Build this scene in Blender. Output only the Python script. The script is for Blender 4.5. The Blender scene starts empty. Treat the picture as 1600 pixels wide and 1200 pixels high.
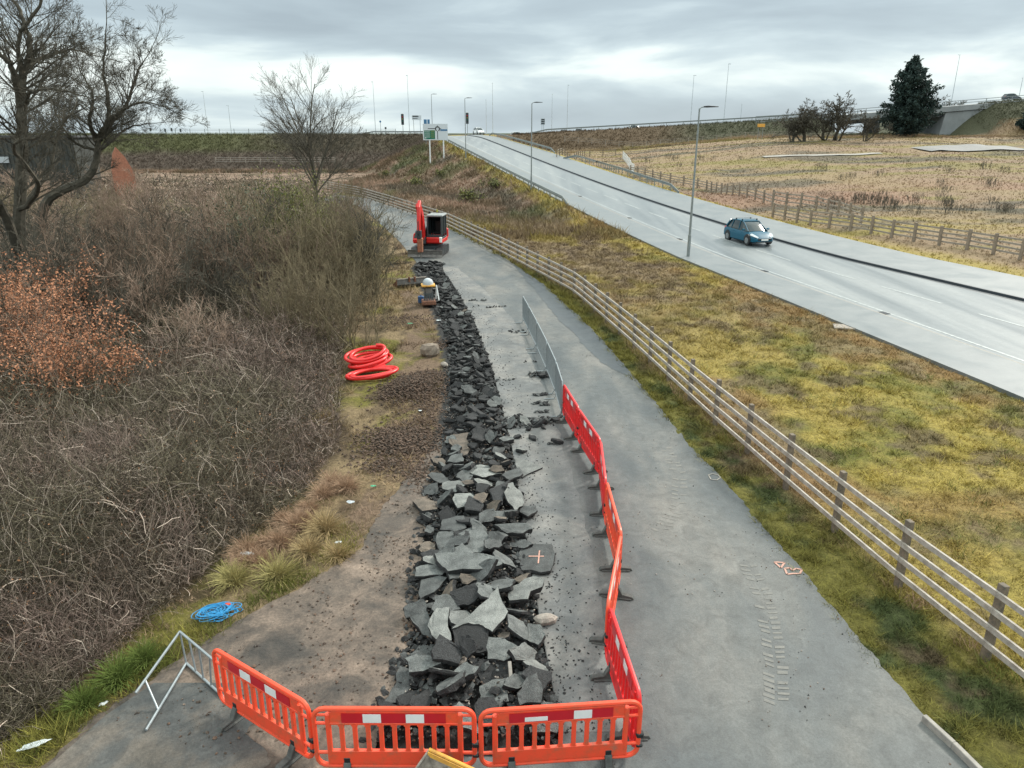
import bpy, math, random
import numpy as np
from mathutils import Vector, Matrix
random.seed(7); RG = np.random.RandomState(11)
PI = math.pi; R = math.radians
SC = bpy.context.scene; COL = SC.collection

# ------------------------------------------------------------ camera
CH = 7.4; F = 1148.0; TILT = R(18.85)
cd = bpy.data.cameras.new('camera'); cam = bpy.data.objects.new('camera', cd); COL.objects.link(cam)
cd.sensor_width = 36; cd.lens = 36*F/1600; cd.clip_end = 9000; cd.clip_start = .1
cam.location = (0, 0, CH); cam.rotation_euler = (PI/2-TILT, 0, 0); SC.camera = cam
# ------------------------------------------------------------ world and sun
SUN_EL, SUN_AZ = R(38), R(50)      # azimuth from +Y towards +X
w = bpy.data.worlds.new('World'); SC.world = w; w.use_nodes = True
nt = w.node_tree; nt.nodes.clear()
def N(nt, typ, **kw):
    n = nt.nodes.new(typ)
    for k, v in kw.items():
        if k.startswith('i_'): n.inputs[int(k[2:]) if k[2:].isdigit() else k[2:]].default_value = v
        else: setattr(n, k, v)
    return n
def ramp(nt, fac, stops, interp='LINEAR'):
    r = nt.nodes.new('ShaderNodeValToRGB'); cr = r.color_ramp; cr.interpolation = interp
    while len(cr.elements) < len(stops): cr.elements.new(.5)
    for e, (p, c) in zip(cr.elements, stops):
        e.position = p; e.color = (*c, 1) if len(c) == 3 else c
    nt.links.new(fac, r.inputs[0]); return r.outputs[0]
def mix(nt, fac, a, b, mode='MIX'):
    m = nt.nodes.new('ShaderNodeMixRGB'); m.blend_type = mode
    for i, v in enumerate((fac, a, b)):
        if isinstance(v, (int, float)): m.inputs[i].default_value = v
        elif isinstance(v, tuple): m.inputs[i].default_value = (*v, 1)
        else: nt.links.new(v, m.inputs[i])
    return m.outputs[0]
sky = N(nt, 'ShaderNodeTexSky', sky_type='NISHITA', sun_disc=False, sun_elevation=SUN_EL, sun_rotation=SUN_AZ)
tc = N(nt, 'ShaderNodeTexCoord'); mp = N(nt, 'ShaderNodeMapping'); mp.inputs['Scale'].default_value = (1.8, 1.8, 9)
mp.inputs['Location'].default_value = (3.1, .4, .9)
nt.links.new(tc.outputs['Generated'], mp.inputs[0])
n1 = N(nt, 'ShaderNodeTexNoise'); n1.inputs['Scale'].default_value = 1.6; n1.inputs['Detail'].default_value = 7; n1.inputs['Roughness'].default_value = .5
n1.inputs['Distortion'].default_value = .35
nt.links.new(mp.outputs[0], n1.inputs['Vector'])
sp = N(nt, 'ShaderNodeSeparateXYZ'); nt.links.new(tc.outputs['Generated'], sp.inputs[0])
# elevation profile of the overcast: blue-grey low, bright band, grey above
band = ramp(nt, sp.outputs[2], [(0, (.42,.42,.42)), (.02, (.40,.40,.40)), (.042, (.57,.57,.57)), (.072, (.74,.74,.74)), (.095, (.60,.60,.60)), (.112, (.42,.42,.42)), (.17, (.36,.36,.36)), (.3, (.5,.5,.5)), (1, (.6,.6,.6))])
# the overcast brightens towards the zenith
zen = ramp(nt, sp.outputs[2], [(.15, (1,1,1)), (.55, (2.3,2.2,2.08))])
ma = N(nt, 'ShaderNodeMath', operation='MULTIPLY_ADD'); nt.links.new(n1.outputs[0], ma.inputs[0]); ma.inputs[1].default_value = 2.0
nb = N(nt, 'ShaderNodeMath', operation='ADD'); nt.links.new(band, nb.inputs[0]); nb.inputs[1].default_value = -1.0
nt.links.new(nb.outputs[0], ma.inputs[2])
cc = ramp(nt, ma.outputs[0], [(0, (.34,.41,.455)), (.3, (.42,.505,.55)), (.48, (.53,.625,.66)), (.66, (.75,.835,.82)), (.9, (.83,.90,.87))])
cb = N(nt, 'ShaderNodeBackground', i_1=1.0); nt.links.new(mix(nt, 1.0, cc, zen, 'MULTIPLY'), cb.inputs[0])
sb = N(nt, 'ShaderNodeBackground', i_1=.08); nt.links.new(sky.outputs[0], sb.inputs[0])
mx = N(nt, 'ShaderNodeMixShader', i_0=.93); nt.links.new(sb.outputs[0], mx.inputs[1]); nt.links.new(cb.outputs[0], mx.inputs[2])
wo = N(nt, 'ShaderNodeOutputWorld'); nt.links.new(mx.outputs[0], wo.inputs[0])
ld = bpy.data.lights.new('sun', 'SUN'); ld.energy = 3.0; ld.angle = R(10); ld.color = (1, .93, .83)
sun = bpy.data.objects.new('sun', ld); COL.objects.link(sun)
sdir = Vector((math.sin(SUN_AZ)*math.cos(SUN_EL), math.cos(SUN_AZ)*math.cos(SUN_EL), math.sin(SUN_EL)))
sun.rotation_euler = sdir.to_track_quat('Z', 'Y').to_euler(); sun.location = (0, 0, 60)
SC.view_settings.view_transform = 'Standard'; SC.view_settings.look = 'None'
SC.view_settings.exposure = 0.38; SC.view_settings.gamma = 1
SC.render.resolution_x = 1024; SC.render.resolution_y = 768

# ------------------------------------------------------------ numbers of the place
c_, s_ = math.cos(TILT), math.sin(TILT)
def ray(px, py):
    u = (px-800)/F; v = -(py-600)/F
    return np.array((u, c_+v*s_, -s_+v*c_))
def at(px, py, z=0.0):
    d = ray(px, py); t = (z-CH)/d[2]; return Vector((d[0]*t, d[1]*t, z))
def atY(px, py, Y):
    d = ray(px, py); t = Y/d[1]; return Vector((d[0]*t, Y, CH+d[2]*t))
def vnoise(x, y, seed=0):
    x = np.asarray(x, float); y = np.asarray(y, float)
    xi = np.floor(x).astype(np.int64); yi = np.floor(y).astype(np.int64); fx = x-xi; fy = y-yi
    fx = fx*fx*(3-2*fx); fy = fy*fy*(3-2*fy)
    def h(a, b):
        n = (a*374761393+b*668265263+seed*974634777) & 0xffffffff
        n = ((n ^ (n >> 13))*1274126177) & 0xffffffff
        n = n ^ (n >> 16); return (n & 0xffff)/65535.0
    return (h(xi,yi)*(1-fx)+h(xi+1,yi)*fx)*(1-fy)+(h(xi,yi+1)*(1-fx)+h(xi+1,yi+1)*fx)*fy
def fbm(x, y, seed=0, oct=4):
    s = 0; a = .5; t = 0
    for k in range(oct):
        s = s+a*vnoise(np.asarray(x)*2**k, np.asarray(y)*2**k, seed+k*17); t += a; a *= .55
    return s/t
def sst(a, b, x):
    t = np.clip((x-a)/(b-a), 0, 1); return t*t*(3-2*t)
def zr(Y):
    Y = np.asarray(Y, float); z = .0107*np.maximum(Y-45, 0)**1.35
    return np.where(z > 6.2, 6.2+.85*(1-np.exp(-(z-6.2)/.85)), z)
def poly(pts, deg):
    a = np.array(pts); c = np.polyfit(a[:,0], a[:,1], deg); lo, hi = a[0,0], a[-1,0]
    def f(Y):
        Yc = np.clip(Y, lo-18, hi+10); return np.polyval(c, Yc)
    return f
kL = poly([(23.6,17.2),(31.2,15.56),(53.6,11.9),(77,7.0),(107,0.1),(137,-6.2),(164,-13.2)], 3)
kR = poly([(33.5,23.76),(52.3,18.73),(61.6,17.13),(77.7,13.15),(102.4,6.86),(137,0),(164,-7.44)], 3)
fL = lambda Y: kL(Y)-2.75
fR = lambda Y: kR(Y)+5.0-1.5*sst(125, 165, Y)
def ipx(pts, z=0):
    a = sorted([(at(*p, z).y, at(*p, z).x) for p in pts]); a = np.array(a)
    return lambda Y: np.interp(Y, a[:,0], a[:,1])
pR = ipx([(1585,1260),(1530,1200),(1440,1110),(1340,1000),(1270,910),(1200,830),(1140,760),(1080,700),(1030,635),(1000,600),(975,570),(940,530),(900,490),(850,445),(800,410),(750,380),(700,355),(660,338),(620,325),(575,310),(520,303)])
pLf = ipx([(560,322),(500,312),(575,333),(600,355),(625,378),(640,397),(655,415)])
cut = ipx([(880,1200),(866,1088),(845,980),(815,800),(800,700),(785,640),(770,580),(740,500),(705,440),(690,420)])
trL = ipx([(575,1180),(600,1100),(640,1000),(648,900),(662,800),(690,700),(704,640),(705,560),(690,500),(660,440),(650,418)])
drL = ipx([(-60,1280),(60,1200),(150,1120),(240,1060),(330,1000),(420,945),(500,900),(560,860),(600,790),(640,740),(685,690),(700,640)])
thE = ipx([(-200,1290),(0,1170),(120,1080),(250,960),(370,860),(470,790),(530,700),(535,600),(540,520),(555,440),(570,370),(560,325),(480,300)])
fx_pts = [(-26.5,106),(-18.9,93.4),(-12.9,80),(-5.3,62),(-.6,47),(3.04,34.8),(4.35,26.2),(5.4,18.4),(5.97,14.8),(6.59,11.06),(7.01,9.2),(7.8,5.5)]
def ftop(x): return np.where(x < 66, 7.05+.055*np.maximum(x-2, 0), 10.57+.078*(x-66))
def H(x, Y, rough=True):
    x = np.asarray(x, float); Y = np.asarray(Y, float)
    hA = np.interp(Y, [35,50,75,100,125,150,190,240], [0,.15,.9,2.2,4.0,6.0,7.0,6.5])
    hB = np.interp(Y, [35,50,75,100,125,150,185,240], [0,.05,.55,1.3,2.2,3.0,3.9,5])
    k = sst(12, 62, x); right = hA*k+hB*(1-k)
    rd = fR(Y); b = right*sst(0, 8, x-rd)
    b = b - .9*np.exp(-((x-rd-11)/4.5)**2-((Y-96)/12)**2)
    if rough:
        m = sst(0, 10, x-rd)*sst(30, 70, Y); b = b+m*(fbm(x*.09, Y*.05, 3)-.5)*1.1
        b = b+sst(1, 6, np.interp(Y, np.array(fx_pts)[::-1,1], np.array(fx_pts)[::-1,0])*0+thE(Y)-x)*(fbm(x*.2, Y*.2, 9)-.5)*.5
    d = np.maximum(np.maximum(fL(Y)-x, x-rd), 0)
    ridge = zr(Y)-np.maximum(d-.9, 0)/np.where(x < fL(Y), 2.7, 2.2)
    ridge = np.where(Y > 186, -5, ridge)
    cY = np.interp(x, [-15, 5, 45], [172, 179, 186])
    up = ftop(x)-np.maximum(cY-Y, 0)/2.0
    up = up-sst(225, 270, Y)*(ftop(x)-5.5)
    up = up-.95*sst(2, 4, Y-cY)*sst(12, 20, x)
    gap = sst(74, 77, x)*(1-sst(100, 112, x)); up = up-gap*20
    z = np.maximum(b, np.maximum(ridge, up))
    far = sst(260, 420, Y); z = z*(1-far)+far*(3.5+3.2*sst(700, 1500, Y)*fbm(x*.002+4, Y*.0015, 5, 3)*1.6)
    if rough:
        z = z+sst(2.5, 8, fL(Y)-x)*sst(2, 7, x-np.interp(Y, np.array(fx_pts)[::-1,1], np.array(fx_pts)[::-1,0]))*(fbm(x*.25, Y*.25, 21)-.5)*.7*sst(45,70,Y)
    return z
TT = np.concatenate([np.linspace(5, 60, 1500), np.linspace(60, 420, 4000)])
def hit(px, py):
    d = ray(px, py); X = d[0]*TT; Y = d[1]*TT; Z = CH+d[2]*TT
    k = np.nonzero(Z <= H(X, Y))[0]
    if len(k) == 0: return Vector((X[-1], Y[-1], float(H(X[-1], Y[-1]))))
    i = k[0]; return Vector((X[i], Y[i], Z[i]))
fenceX = lambda Y: np.interp(Y, np.array(fx_pts)[::-1,1], np.array(fx_pts)[::-1,0])

# ------------------------------------------------------------ object helpers
def tag(o, label=None, cat=None, group=None, kind=None):
    if label: o['label'] = label
    if cat: o['category'] = cat
    if group: o['group'] = group
    if kind: o['kind'] = kind
    return o
def thing(name, label, cat, loc=(0,0,0), rz=0, group=None):
    o = bpy.data.objects.new(name, None); COL.objects.link(o); o.empty_display_size = .2
    o.location = loc; o.rotation_euler = (0,0,rz); return tag(o, label, cat, group)
def link(name, me, mats, parent=None, smooth=False):
    for m in (mats if isinstance(mats, (list, tuple)) else [mats]): me.materials.append(m)
    if smooth: me.polygons.foreach_set('use_smooth', [True]*len(me.polygons))
    o = bpy.data.objects.new(name, me); COL.objects.link(o)
    if parent: o.parent = parent
    return o
def copy_tree(o, parent=None):
    c = o.copy(); COL.objects.link(c)
    if parent: c.parent = parent
    for ch in list(o.children):
        copy_tree(ch, c)
    return c
def npmesh(name, V, Fc, cols=None, mi=None):
    """V (n,3); Fc (m,k) all same size"""
    me = bpy.data.meshes.new(name); V = np.asarray(V, np.float32); Fc = np.asarray(Fc, np.int32)
    m, k = Fc.shape
    me.vertices.add(len(V)); me.vertices.foreach_set('co', V.ravel())
    me.loops.add(m*k); me.loops.foreach_set('vertex_index', Fc.ravel())
    me.polygons.add(m); me.polygons.foreach_set('loop_start', np.arange(0, m*k, k, dtype=np.int32))
    try: me.polygons.foreach_set('loop_total', np.full(m, k, np.int32))
    except Exception: pass
    me.polygons.foreach_set('use_smooth', np.zeros(m, dtype=bool))
    if mi is not None: me.polygons.foreach_set('material_index', np.asarray(mi, np.int32))
    me.update(calc_edges=True)
    if cols is not None:
        ca = me.color_attributes.new('col', 'FLOAT_COLOR', 'POINT')
        c4 = np.ones((len(V), 4), np.float32); c4[:,:3] = cols; ca.data.foreach_set('color', c4.ravel())
    return me
class MB:
    def __init__(s): s.v = []; s.f = []; s.m = []
    def add(s, V, Fs, mi=0):
        b = len(s.v); s.v += [tuple(v) for v in V]; s.f += [[i+b for i in f] for f in Fs]; s.m += [mi]*len(Fs); return s
    def box(s, c, d, rz=0, mat=None, mi=0, taper=1.0):
        hx, hy, hz = d[0]/2, d[1]/2, d[2]/2
        V = [Vector((x*hx*(taper if z > 0 else 1), y*hy*(taper if z > 0 else 1), z*hz)) for z in (-1,1) for x, y in ((-1,-1),(1,-1),(1,1),(-1,1))]
        M = mat if mat is not None else Matrix.Rotation(rz, 3, 'Z')
        V = [M @ v + Vector(c) for v in V]
        return s.add(V, [(3,2,1,0),(4,5,6,7),(0,1,5,4),(1,2,6,5),(2,3,7,6),(3,0,4,7)], mi)
    def bar(s, a, b, wd, ht, mi=0):
        a = Vector(a); b = Vector(b); d = b-a
        q = d.to_track_quat('X', 'Z').to_matrix()
        return s.box((a+b)/2, (d.length, wd, ht), mat=q, mi=mi)
    def tube(s, pts, r, n=8, mi=0, closed=False, caps=True):
        pts = [Vector(p) for p in pts]; k = len(pts); rs = r if isinstance(r, (list, tuple)) else [r]*k
        V = []; up = None
        for i, p in enumerate(pts):
            if closed: t = pts[(i+1) % k]-pts[i-1]
            else: t = pts[min(i+1, k-1)]-pts[max(i-1, 0)]
            t.normalize()
            if up is None: up = Vector((0,0,1)) if abs(t.z) < .9 else Vector((1,0,0))
            x = up.cross(t); x.normalize(); y = t.cross(x); y.normalize(); up = y
            V += [p+(x*math.cos(2*PI*j/n)+y*math.sin(2*PI*j/n))*rs[i] for j in range(n)]
        Fs = []
        for i in range(k if closed else k-1):
            i2 = (i+1) % k
            Fs += [(i*n+j, i*n+(j+1) % n, i2*n+(j+1) % n, i2*n+j) for j in range(n)]
        if caps and not closed: Fs += [tuple(range(n))[::-1], tuple((k-1)*n+j for j in range(n))]
        return s.add(V, Fs, mi)
    def prism(s, P, z0, z1, mi=0, mis=None, M=None):
        n = len(P); V = [Vector((p[0], p[1], z0)) for p in P]+[Vector((p[0], p[1], z1)) for p in P]
        if M is not None: V = [M @ v for v in V]
        s.add(V, [tuple(range(n))[::-1], tuple(range(n, 2*n))], mi)
        b = len(s.v)-2*n; q = [(b+i, b+(i+1) % n, b+n+(i+1) % n, b+n+i) for i in range(n)]
        s.f += [list(x) for x in q]; s.m += [mi if mis is None else mis]*n; return s
    def loft(s, rings, mi=0, caps=True):
        n = len(rings[0]); V = [v for r in rings for v in r]; Fs = []
        for i in range(len(rings)-1):
            Fs += [(i*n+j, i*n+(j+1) % n, (i+1)*n+(j+1) % n, (i+1)*n+j) for j in range(n)]
        if caps: Fs += [tuple(range(n))[::-1], tuple((len(rings)-1)*n+j for j in range(n))]
        return s.add(V, Fs, mi)
    def disc(s, c, ax, r, h, n=16, mi=0):
        a = Vector(ax).normalized()*h/2; return s.tube([Vector(c)-a, Vector(c)+a], r, n, mi)
    def build(s, name, mats, parent=None, smooth=False, bevel=0, off=None):
        me = bpy.data.meshes.new(name)
        V = s.v if off is None else [(v[0]-off[0], v[1]-off[1], v[2]-off[2]) for v in s.v]
        me.from_pydata(V, [], s.f); me.polygons.foreach_set('material_index', s.m); me.update()
        import bmesh
        bm = bmesh.new(); bm.from_mesh(me); bmesh.ops.recalc_face_normals(bm, faces=bm.faces[:])
        if bevel: bmesh.ops.bevel(bm, geom=bm.edges[:], offset=bevel, segments=1, affect='EDGES', clamp_overlap=True)
        bm.to_mesh(me); bm.free()
        o = link(name, me, mats, parent, smooth)
        if smooth:
            try:
                me.set_sharp_from_angle(angle=R(40))
            except Exception: pass
        return o
def segmesh(name, A, B, RA, RB, sides=3, cols=None):
    A = np.asarray(A); B = np.asarray(B); n = len(A); d = B-A; L = np.linalg.norm(d, axis=1, keepdims=True)+1e-9; d = d/L
    up = np.where(np.abs(d[:,2:3]) < .9, np.array([[0,0,1.]]), np.array([[1.,0,0]]))
    x = np.cross(up, d); x /= np.linalg.norm(x, axis=1, keepdims=True)+1e-9; y = np.cross(d, x)
    V = np.empty((n, 2*sides, 3)); RA = np.asarray(RA).reshape(-1,1); RB = np.asarray(RB).reshape(-1,1)
    for j in range(sides):
        o = x*math.cos(2*PI*j/sides)+y*math.sin(2*PI*j/sides)
        V[:,j] = A+o*RA; V[:,sides+j] = B+o*RB
    b = (np.arange(n)*2*sides)[:,None]
    Q = np.concatenate([b+np.array([[j, (j+1) % sides, sides+(j+1) % sides, sides+j]]) for j in range(sides)], 0)
    cv = None if cols is None else np.repeat(np.asarray(cols), 2*sides, axis=0)
    return npmesh(name, V.reshape(-1,3), Q, cv)
def nrm(a): return a/(np.linalg.norm(a, axis=-1, keepdims=True)+1e-9)
def grow(S, D, L, R0, R1, nseg, wander, up, rg):
    n = len(S); P = [S]; D = nrm(D); step = (np.asarray(L)/nseg).reshape(-1,1); DD = [D]
    for k in range(nseg):
        D = nrm(D+rg.normal(0, wander, (n,3))+np.array([0,0,up])); P.append(P[-1]+D*step); DD.append(D)
    t = np.linspace(0, 1, nseg+1)[:,None]
    rad = np.asarray(R0)[None,:]*(1-t)+np.asarray(R1)[None,:]*t
    return np.array(P), np.array(DD), rad
def flat(P, rad):
    return P[:-1].reshape(-1,3), P[1:].reshape(-1,3), rad[:-1].ravel(), rad[1:].ravel()
def kids(P, DD, rad, k, tmin, ang, rg, tmax=1.0):
    ns, n = P.shape[0]-1, P.shape[1]
    idx = np.repeat(np.arange(n), k); t = rg.uniform(tmin, tmax, n*k)*ns; i = np.minimum(t.astype(int), ns-1); f = (t-i)[:,None]
    S = P[i, idx]*(1-f)+P[i+1, idx]*f; D = DD[i+1, idx]; rr = rad[i, idx]*(1-f[:,0])+rad[i+1, idx]*f[:,0]
    pr = nrm(np.cross(D, rg.normal(0, 1, (n*k,3)))); a = np.radians(rg.normal(ang[0], ang[1], n*k))[:,None]
    return S, D*np.cos(a)+pr*np.sin(a), rr, t/ns
def branchset(S, D, L, R0, levels, rg, wander=.18, up=.03, seg=5):
    """levels: list of (k, tmin, ang, lenfac, rfac)"""
    out = []
    P, DD, rad = grow(S, D, L, R0, np.asarray(R0)*.35, seg, wander, up, rg); out.append(flat(P, rad)); Lc = np.asarray(L)
    for (k, tmin, ang, lf, rf) in levels:
        S2, D2, rr, t = kids(P, DD, rad, k, tmin, ang, rg)
        L2 = np.repeat(Lc, k)*lf*(1.15-.6*t)*rg.uniform(.6, 1.25, len(S2))
        r2 = np.maximum(rr*rf, .004); sg = max(2, seg-1); seg = sg
        P, DD, rad = grow(S2, D2, L2, r2, r2*.4, sg, wander*1.15, up, rg); out.append(flat(P, rad)); Lc = L2
    return [np.concatenate([o[i] for o in out]) for i in range(4)], P[-1]
def leafmesh(name, C, size, rg, stretch=1.6, cols=None, flatz=0.0):
    n = len(C); a = nrm(rg.normal(0, 1, (n,3))*np.array([1,1,1-flatz])); b = nrm(np.cross(a, rg.normal(0, 1, (n,3))))
    s = (np.asarray(size)*rg.uniform(.6, 1.3, n))[:,None]
    V = np.stack([C-a*s*stretch*.5, C+b*s*.4, C+a*s*stretch*.5, C-b*s*.4], 1).reshape(-1,3)
    Q = (np.arange(n)*4)[:,None]+np.array([[0,1,2,3]])
    return npmesh(name, V, Q, None if cols is None else np.repeat(cols, 4, axis=0))

# ------------------------------------------------------------ materials
def mat(name, col, rough=.7, metal=0, var=0, scale=6, bump=0, bscale=60, spec=None, col2=None, coords='Object', trans=0, coat=0, stops=None, detail=5, objvar=0, speck=0):
    m = bpy.data.materials.new(name); m.use_nodes = True; nt = m.node_tree; b = nt.nodes['Principled BSDF']
    b.inputs['Roughness'].default_value = rough; b.inputs['Metallic'].default_value = metal
    if spec is not None: b.inputs['Specular IOR Level'].default_value = spec
    if coat: b.inputs['Coat Weight'].default_value = coat
    tc = N(nt, 'ShaderNodeTexCoord'); v = tc.outputs['Object']
    if coords == 'World':
        g = N(nt, 'ShaderNodeNewGeometry'); v = g.outputs['Position']
    c2 = col2 if col2 else tuple(max(0, c*(1-var)) for c in col)
    if var or col2:
        n = N(nt, 'ShaderNodeTexNoise'); n.inputs['Scale'].default_value = scale; n.inputs['Detail'].default_value = detail; n.inputs['Roughness'].default_value = .65
        nt.links.new(v, n.inputs['Vector'])
        out = ramp(nt, n.outputs[0], stops or [(.32, c2), (.68, col)])
        if objvar:
            oi = N(nt, 'ShaderNodeObjectInfo'); out = mix(nt, 1.0, out, ramp(nt, oi.outputs['Random'], [(0, (1-objvar, 1-objvar, 1-objvar)), (.5, (1, .99, .97)), (1, (1+objvar, 1+objvar*.95, 1+objvar*.85))]), 'MULTIPLY')
        if speck:
            ns = N(nt, 'ShaderNodeTexNoise'); ns.inputs['Scale'].default_value = 85; ns.inputs['Detail'].default_value = 3; nt.links.new(v, ns.inputs['Vector'])
            out = mix(nt, 1.0, out, ramp(nt, ns.outputs[0], [(.36, (1-speck,)*3), (.5, (1, 1, 1)), (.64, (1+speck*1.3,)*3)]), 'MULTIPLY')
        nt.links.new(out, b.inputs['Base Color'])
    else: b.inputs['Base Color'].default_value = (*col, 1)
    if bump:
        n2 = N(nt, 'ShaderNodeTexNoise'); n2.inputs['Scale'].default_value = bscale; n2.inputs['Detail'].default_value = 6
        nt.links.new(v, n2.inputs['Vector']); bp = N(nt, 'ShaderNodeBump'); bp.inputs['Strength'].default_value = bump; bp.inputs['Distance'].default_value = .02
        nt.links.new(n2.outputs[0], bp.inputs['Height']); nt.links.new(bp.outputs[0], b.inputs['Normal'])
    return m
def attrmat(name, rough=.9, nscale=25, amt=.5, bump=.4, bscale=30, spec=.2):
    m = bpy.data.materials.new(name); m.use_nodes = True; nt = m.node_tree; b = nt.nodes['Principled BSDF']
    b.inputs['Roughness'].default_value = rough; b.inputs['Specular IOR Level'].default_value = spec
    a = N(nt, 'ShaderNodeAttribute', attribute_name='col'); g = N(nt, 'ShaderNodeNewGeometry')
    n = N(nt, 'ShaderNodeTexNoise'); n.inputs['Scale'].default_value = nscale; n.inputs['Detail'].default_value = 8; n.inputs['Roughness'].default_value = .75
    nt.links.new(g.outputs['Position'], n.inputs['Vector'])
    f = ramp(nt, n.outputs[0], [(.3, (1-amt,)*3), (.7, (1+amt*.7,)*3)])
    nt.links.new(mix(nt, 1.0, a.outputs['Color'], f, 'MULTIPLY'), b.inputs['Base Color'])
    if bump:
        n2 = N(nt, 'ShaderNodeTexNoise'); n2.inputs['Scale'].default_value = bscale; n2.inputs['Detail'].default_value = 8; n2.inputs['Roughness'].default_value = .7
        nt.links.new(g.outputs['Position'], n2.inputs['Vector']); bp = N(nt, 'ShaderNodeBump'); bp.inputs['Strength'].default_value = bump; bp.inputs['Distance'].default_value = .08
        nt.links.new(n2.outputs[0], bp.inputs['Height']); nt.links.new(bp.outputs[0], b.inputs['Normal'])
    return m
def roadmat(name, stops, sc1, sc2, rough=(.35,.6), bump=.3, streak=None, fine=.25, spec=.5):
    """layered worn asphalt: large patches x fine aggregate"""
    m = bpy.data.materials.new(name); m.use_nodes = True; nt = m.node_tree; b = nt.nodes['Principled BSDF']
    g = N(nt, 'ShaderNodeNewGeometry'); mp = N(nt, 'ShaderNodeMapping')
    if streak: mp.inputs['Scale'].default_value = streak[0]; mp.inputs['Rotation'].default_value = (0, 0, streak[1])
    nt.links.new(g.outputs['Position'], mp.inputs[0])
    n = N(nt, 'ShaderNodeTexNoise'); n.inputs['Scale'].default_value = sc1; n.inputs['Detail'].default_value = 6; n.inputs['Roughness'].default_value = .6; n.inputs['Distortion'].default_value = .5
    nt.links.new(mp.outputs[0], n.inputs['Vector'])
    base = ramp(nt, n.outputs[0], stops)
    n2 = N(nt, 'ShaderNodeTexNoise'); n2.inputs['Scale'].default_value = sc2; n2.inputs['Detail'].default_value = 8; n2.inputs['Roughness'].default_value = .8
    nt.links.new(g.outputs['Position'], n2.inputs['Vector'])
    f = ramp(nt, n2.outputs[0], [(.3, (1-fine,)*3), (.7, (1+fine,)*3)])
    n3 = N(nt, 'ShaderNodeTexNoise'); n3.inputs['Scale'].default_value = 2.6; n3.inputs['Detail'].default_value = 9; n3.inputs['Roughness'].default_value = .7; n3.inputs['Distortion'].default_value = 1.2
    nt.links.new(g.outputs['Position'], n3.inputs['Vector']); f3 = ramp(nt, n3.outputs[0], [(.3, (1-fine*.9,)*3), (.7, (1+fine*.8,)*3)])
    nt.links.new(mix(nt, 1.0, mix(nt, 1.0, base, f, 'MULTIPLY'), f3, 'MULTIPLY'), b.inputs['Base Color'])
    r = ramp(nt, n.outputs[0], [(.35, (rough[0],)*3), (.65, (rough[1],)*3)]); nt.links.new(r, b.inputs['Roughness'])
    b.inputs['Specular IOR Level'].default_value = spec
    bp = N(nt, 'ShaderNodeBump'); bp.inputs['Strength'].default_value = bump; bp.inputs['Distance'].default_value = .01
    nt.links.new(n2.outputs[0], bp.inputs['Height']); nt.links.new(bp.outputs[0], b.inputs['Normal'])
    return m
M = {}
M['ground'] = attrmat('ground', nscale=9, amt=.6, bump=1.0, bscale=9)
M['blade'] = attrmat('grass_blade', nscale=14, amt=.25, bump=0)
M['path'] = roadmat('path_asphalt', [(.28,(.035,.045,.049)), (.40,(.062,.072,.075)), (.52,(.10,.106,.104)), (.66,(.15,.147,.137)), (.8,(.20,.19,.172))], .55, 38, (.55,.85), .5, fine=.3, streak=((1,.42,1), R(8)))
M['worn'] = roadmat('worn_surface', [(.25,(.065,.07,.072)), (.45,(.11,.115,.115)), (.6,(.165,.163,.155)), (.8,(.22,.213,.2))], .9, 30, (.6,.85), .35, fine=.3)
M['patch'] = roadmat('dark_asphalt', [(.3,(.042,.052,.06)), (.7,(.065,.078,.084))], .8, 50, (.5,.7), .3)
M['track_dust'] = mat('dust_print', (.185,.182,.168), .9, col2=(.135,.135,.128), scale=9, coords='World')
M['mud_tarmac'] = roadmat('mud_stained_tarmac', [(.3,(.032,.038,.040)), (.48,(.062,.064,.062)), (.6,(.105,.092,.078)), (.75,(.15,.125,.10))], .9, 26, (.6,.85), .5, fine=.4)
M['dirt'] = roadmat('muddy_apron', [(.30,(.030,.026,.022)), (.42,(.068,.054,.043)), (.53,(.12,.092,.072)), (.72,(.20,.153,.12))], 1.0, 22, (.65,.9), .8, fine=.5)
M['road'] = roadmat('carriageway', [(.3,(.085,.10,.108)), (.45,(.135,.152,.16)), (.6,(.175,.192,.197)), (.75,(.225,.24,.24))], .55, 60, (.36,.5), .15, streak=((1,.05,1), R(-14)), fine=.14, spec=.6)
M['foot'] = roadmat('footway', [(.3,(.10,.118,.125)), (.7,(.15,.165,.17))], .6, 60, (.42,.55), .15, fine=.1, spec=.7)
M['white_line'] = mat('line_paint', (.40,.43,.43), .5, var=.5, scale=6, coords='World')
M['kerb_dark'] = mat('kerb_wet', (.035,.045,.055), .5, var=.3, scale=4)
M['kerb_pale'] = mat('kerb_concrete', (.32,.30,.27), .8, var=.35, scale=8, bump=.3)
M['trench'] = mat('trench_base', (.035,.036,.036), .8, col2=(.012,.012,.012), scale=14, bump=1, bscale=30, coords='World')
M['slab_top'] = mat('asphalt_top', (.112,.122,.122), .8, col2=(.044,.049,.05), scale=5, bump=.9, bscale=70, objvar=.35, speck=.35)
M['slab_pale'] = mat('asphalt_dusty_top', (.21,.22,.213), .85, col2=(.095,.102,.10), scale=4, bump=.8, bscale=70, objvar=.25, speck=.3)
M['slab_brown'] = mat('asphalt_muddy_top', (.15,.122,.098), .85, col2=(.06,.052,.044), scale=5, bump=.8, bscale=70, objvar=.3, speck=.3)
M['slab_dark'] = mat('asphalt_underside', (.024,.026,.028), .8, col2=(.006,.007,.008), scale=25, bump=1, bscale=70, objvar=.3, speck=.6)
M['stone'] = mat('stone', (.36,.32,.28), .85, var=.5, scale=9, bump=.5)
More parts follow.
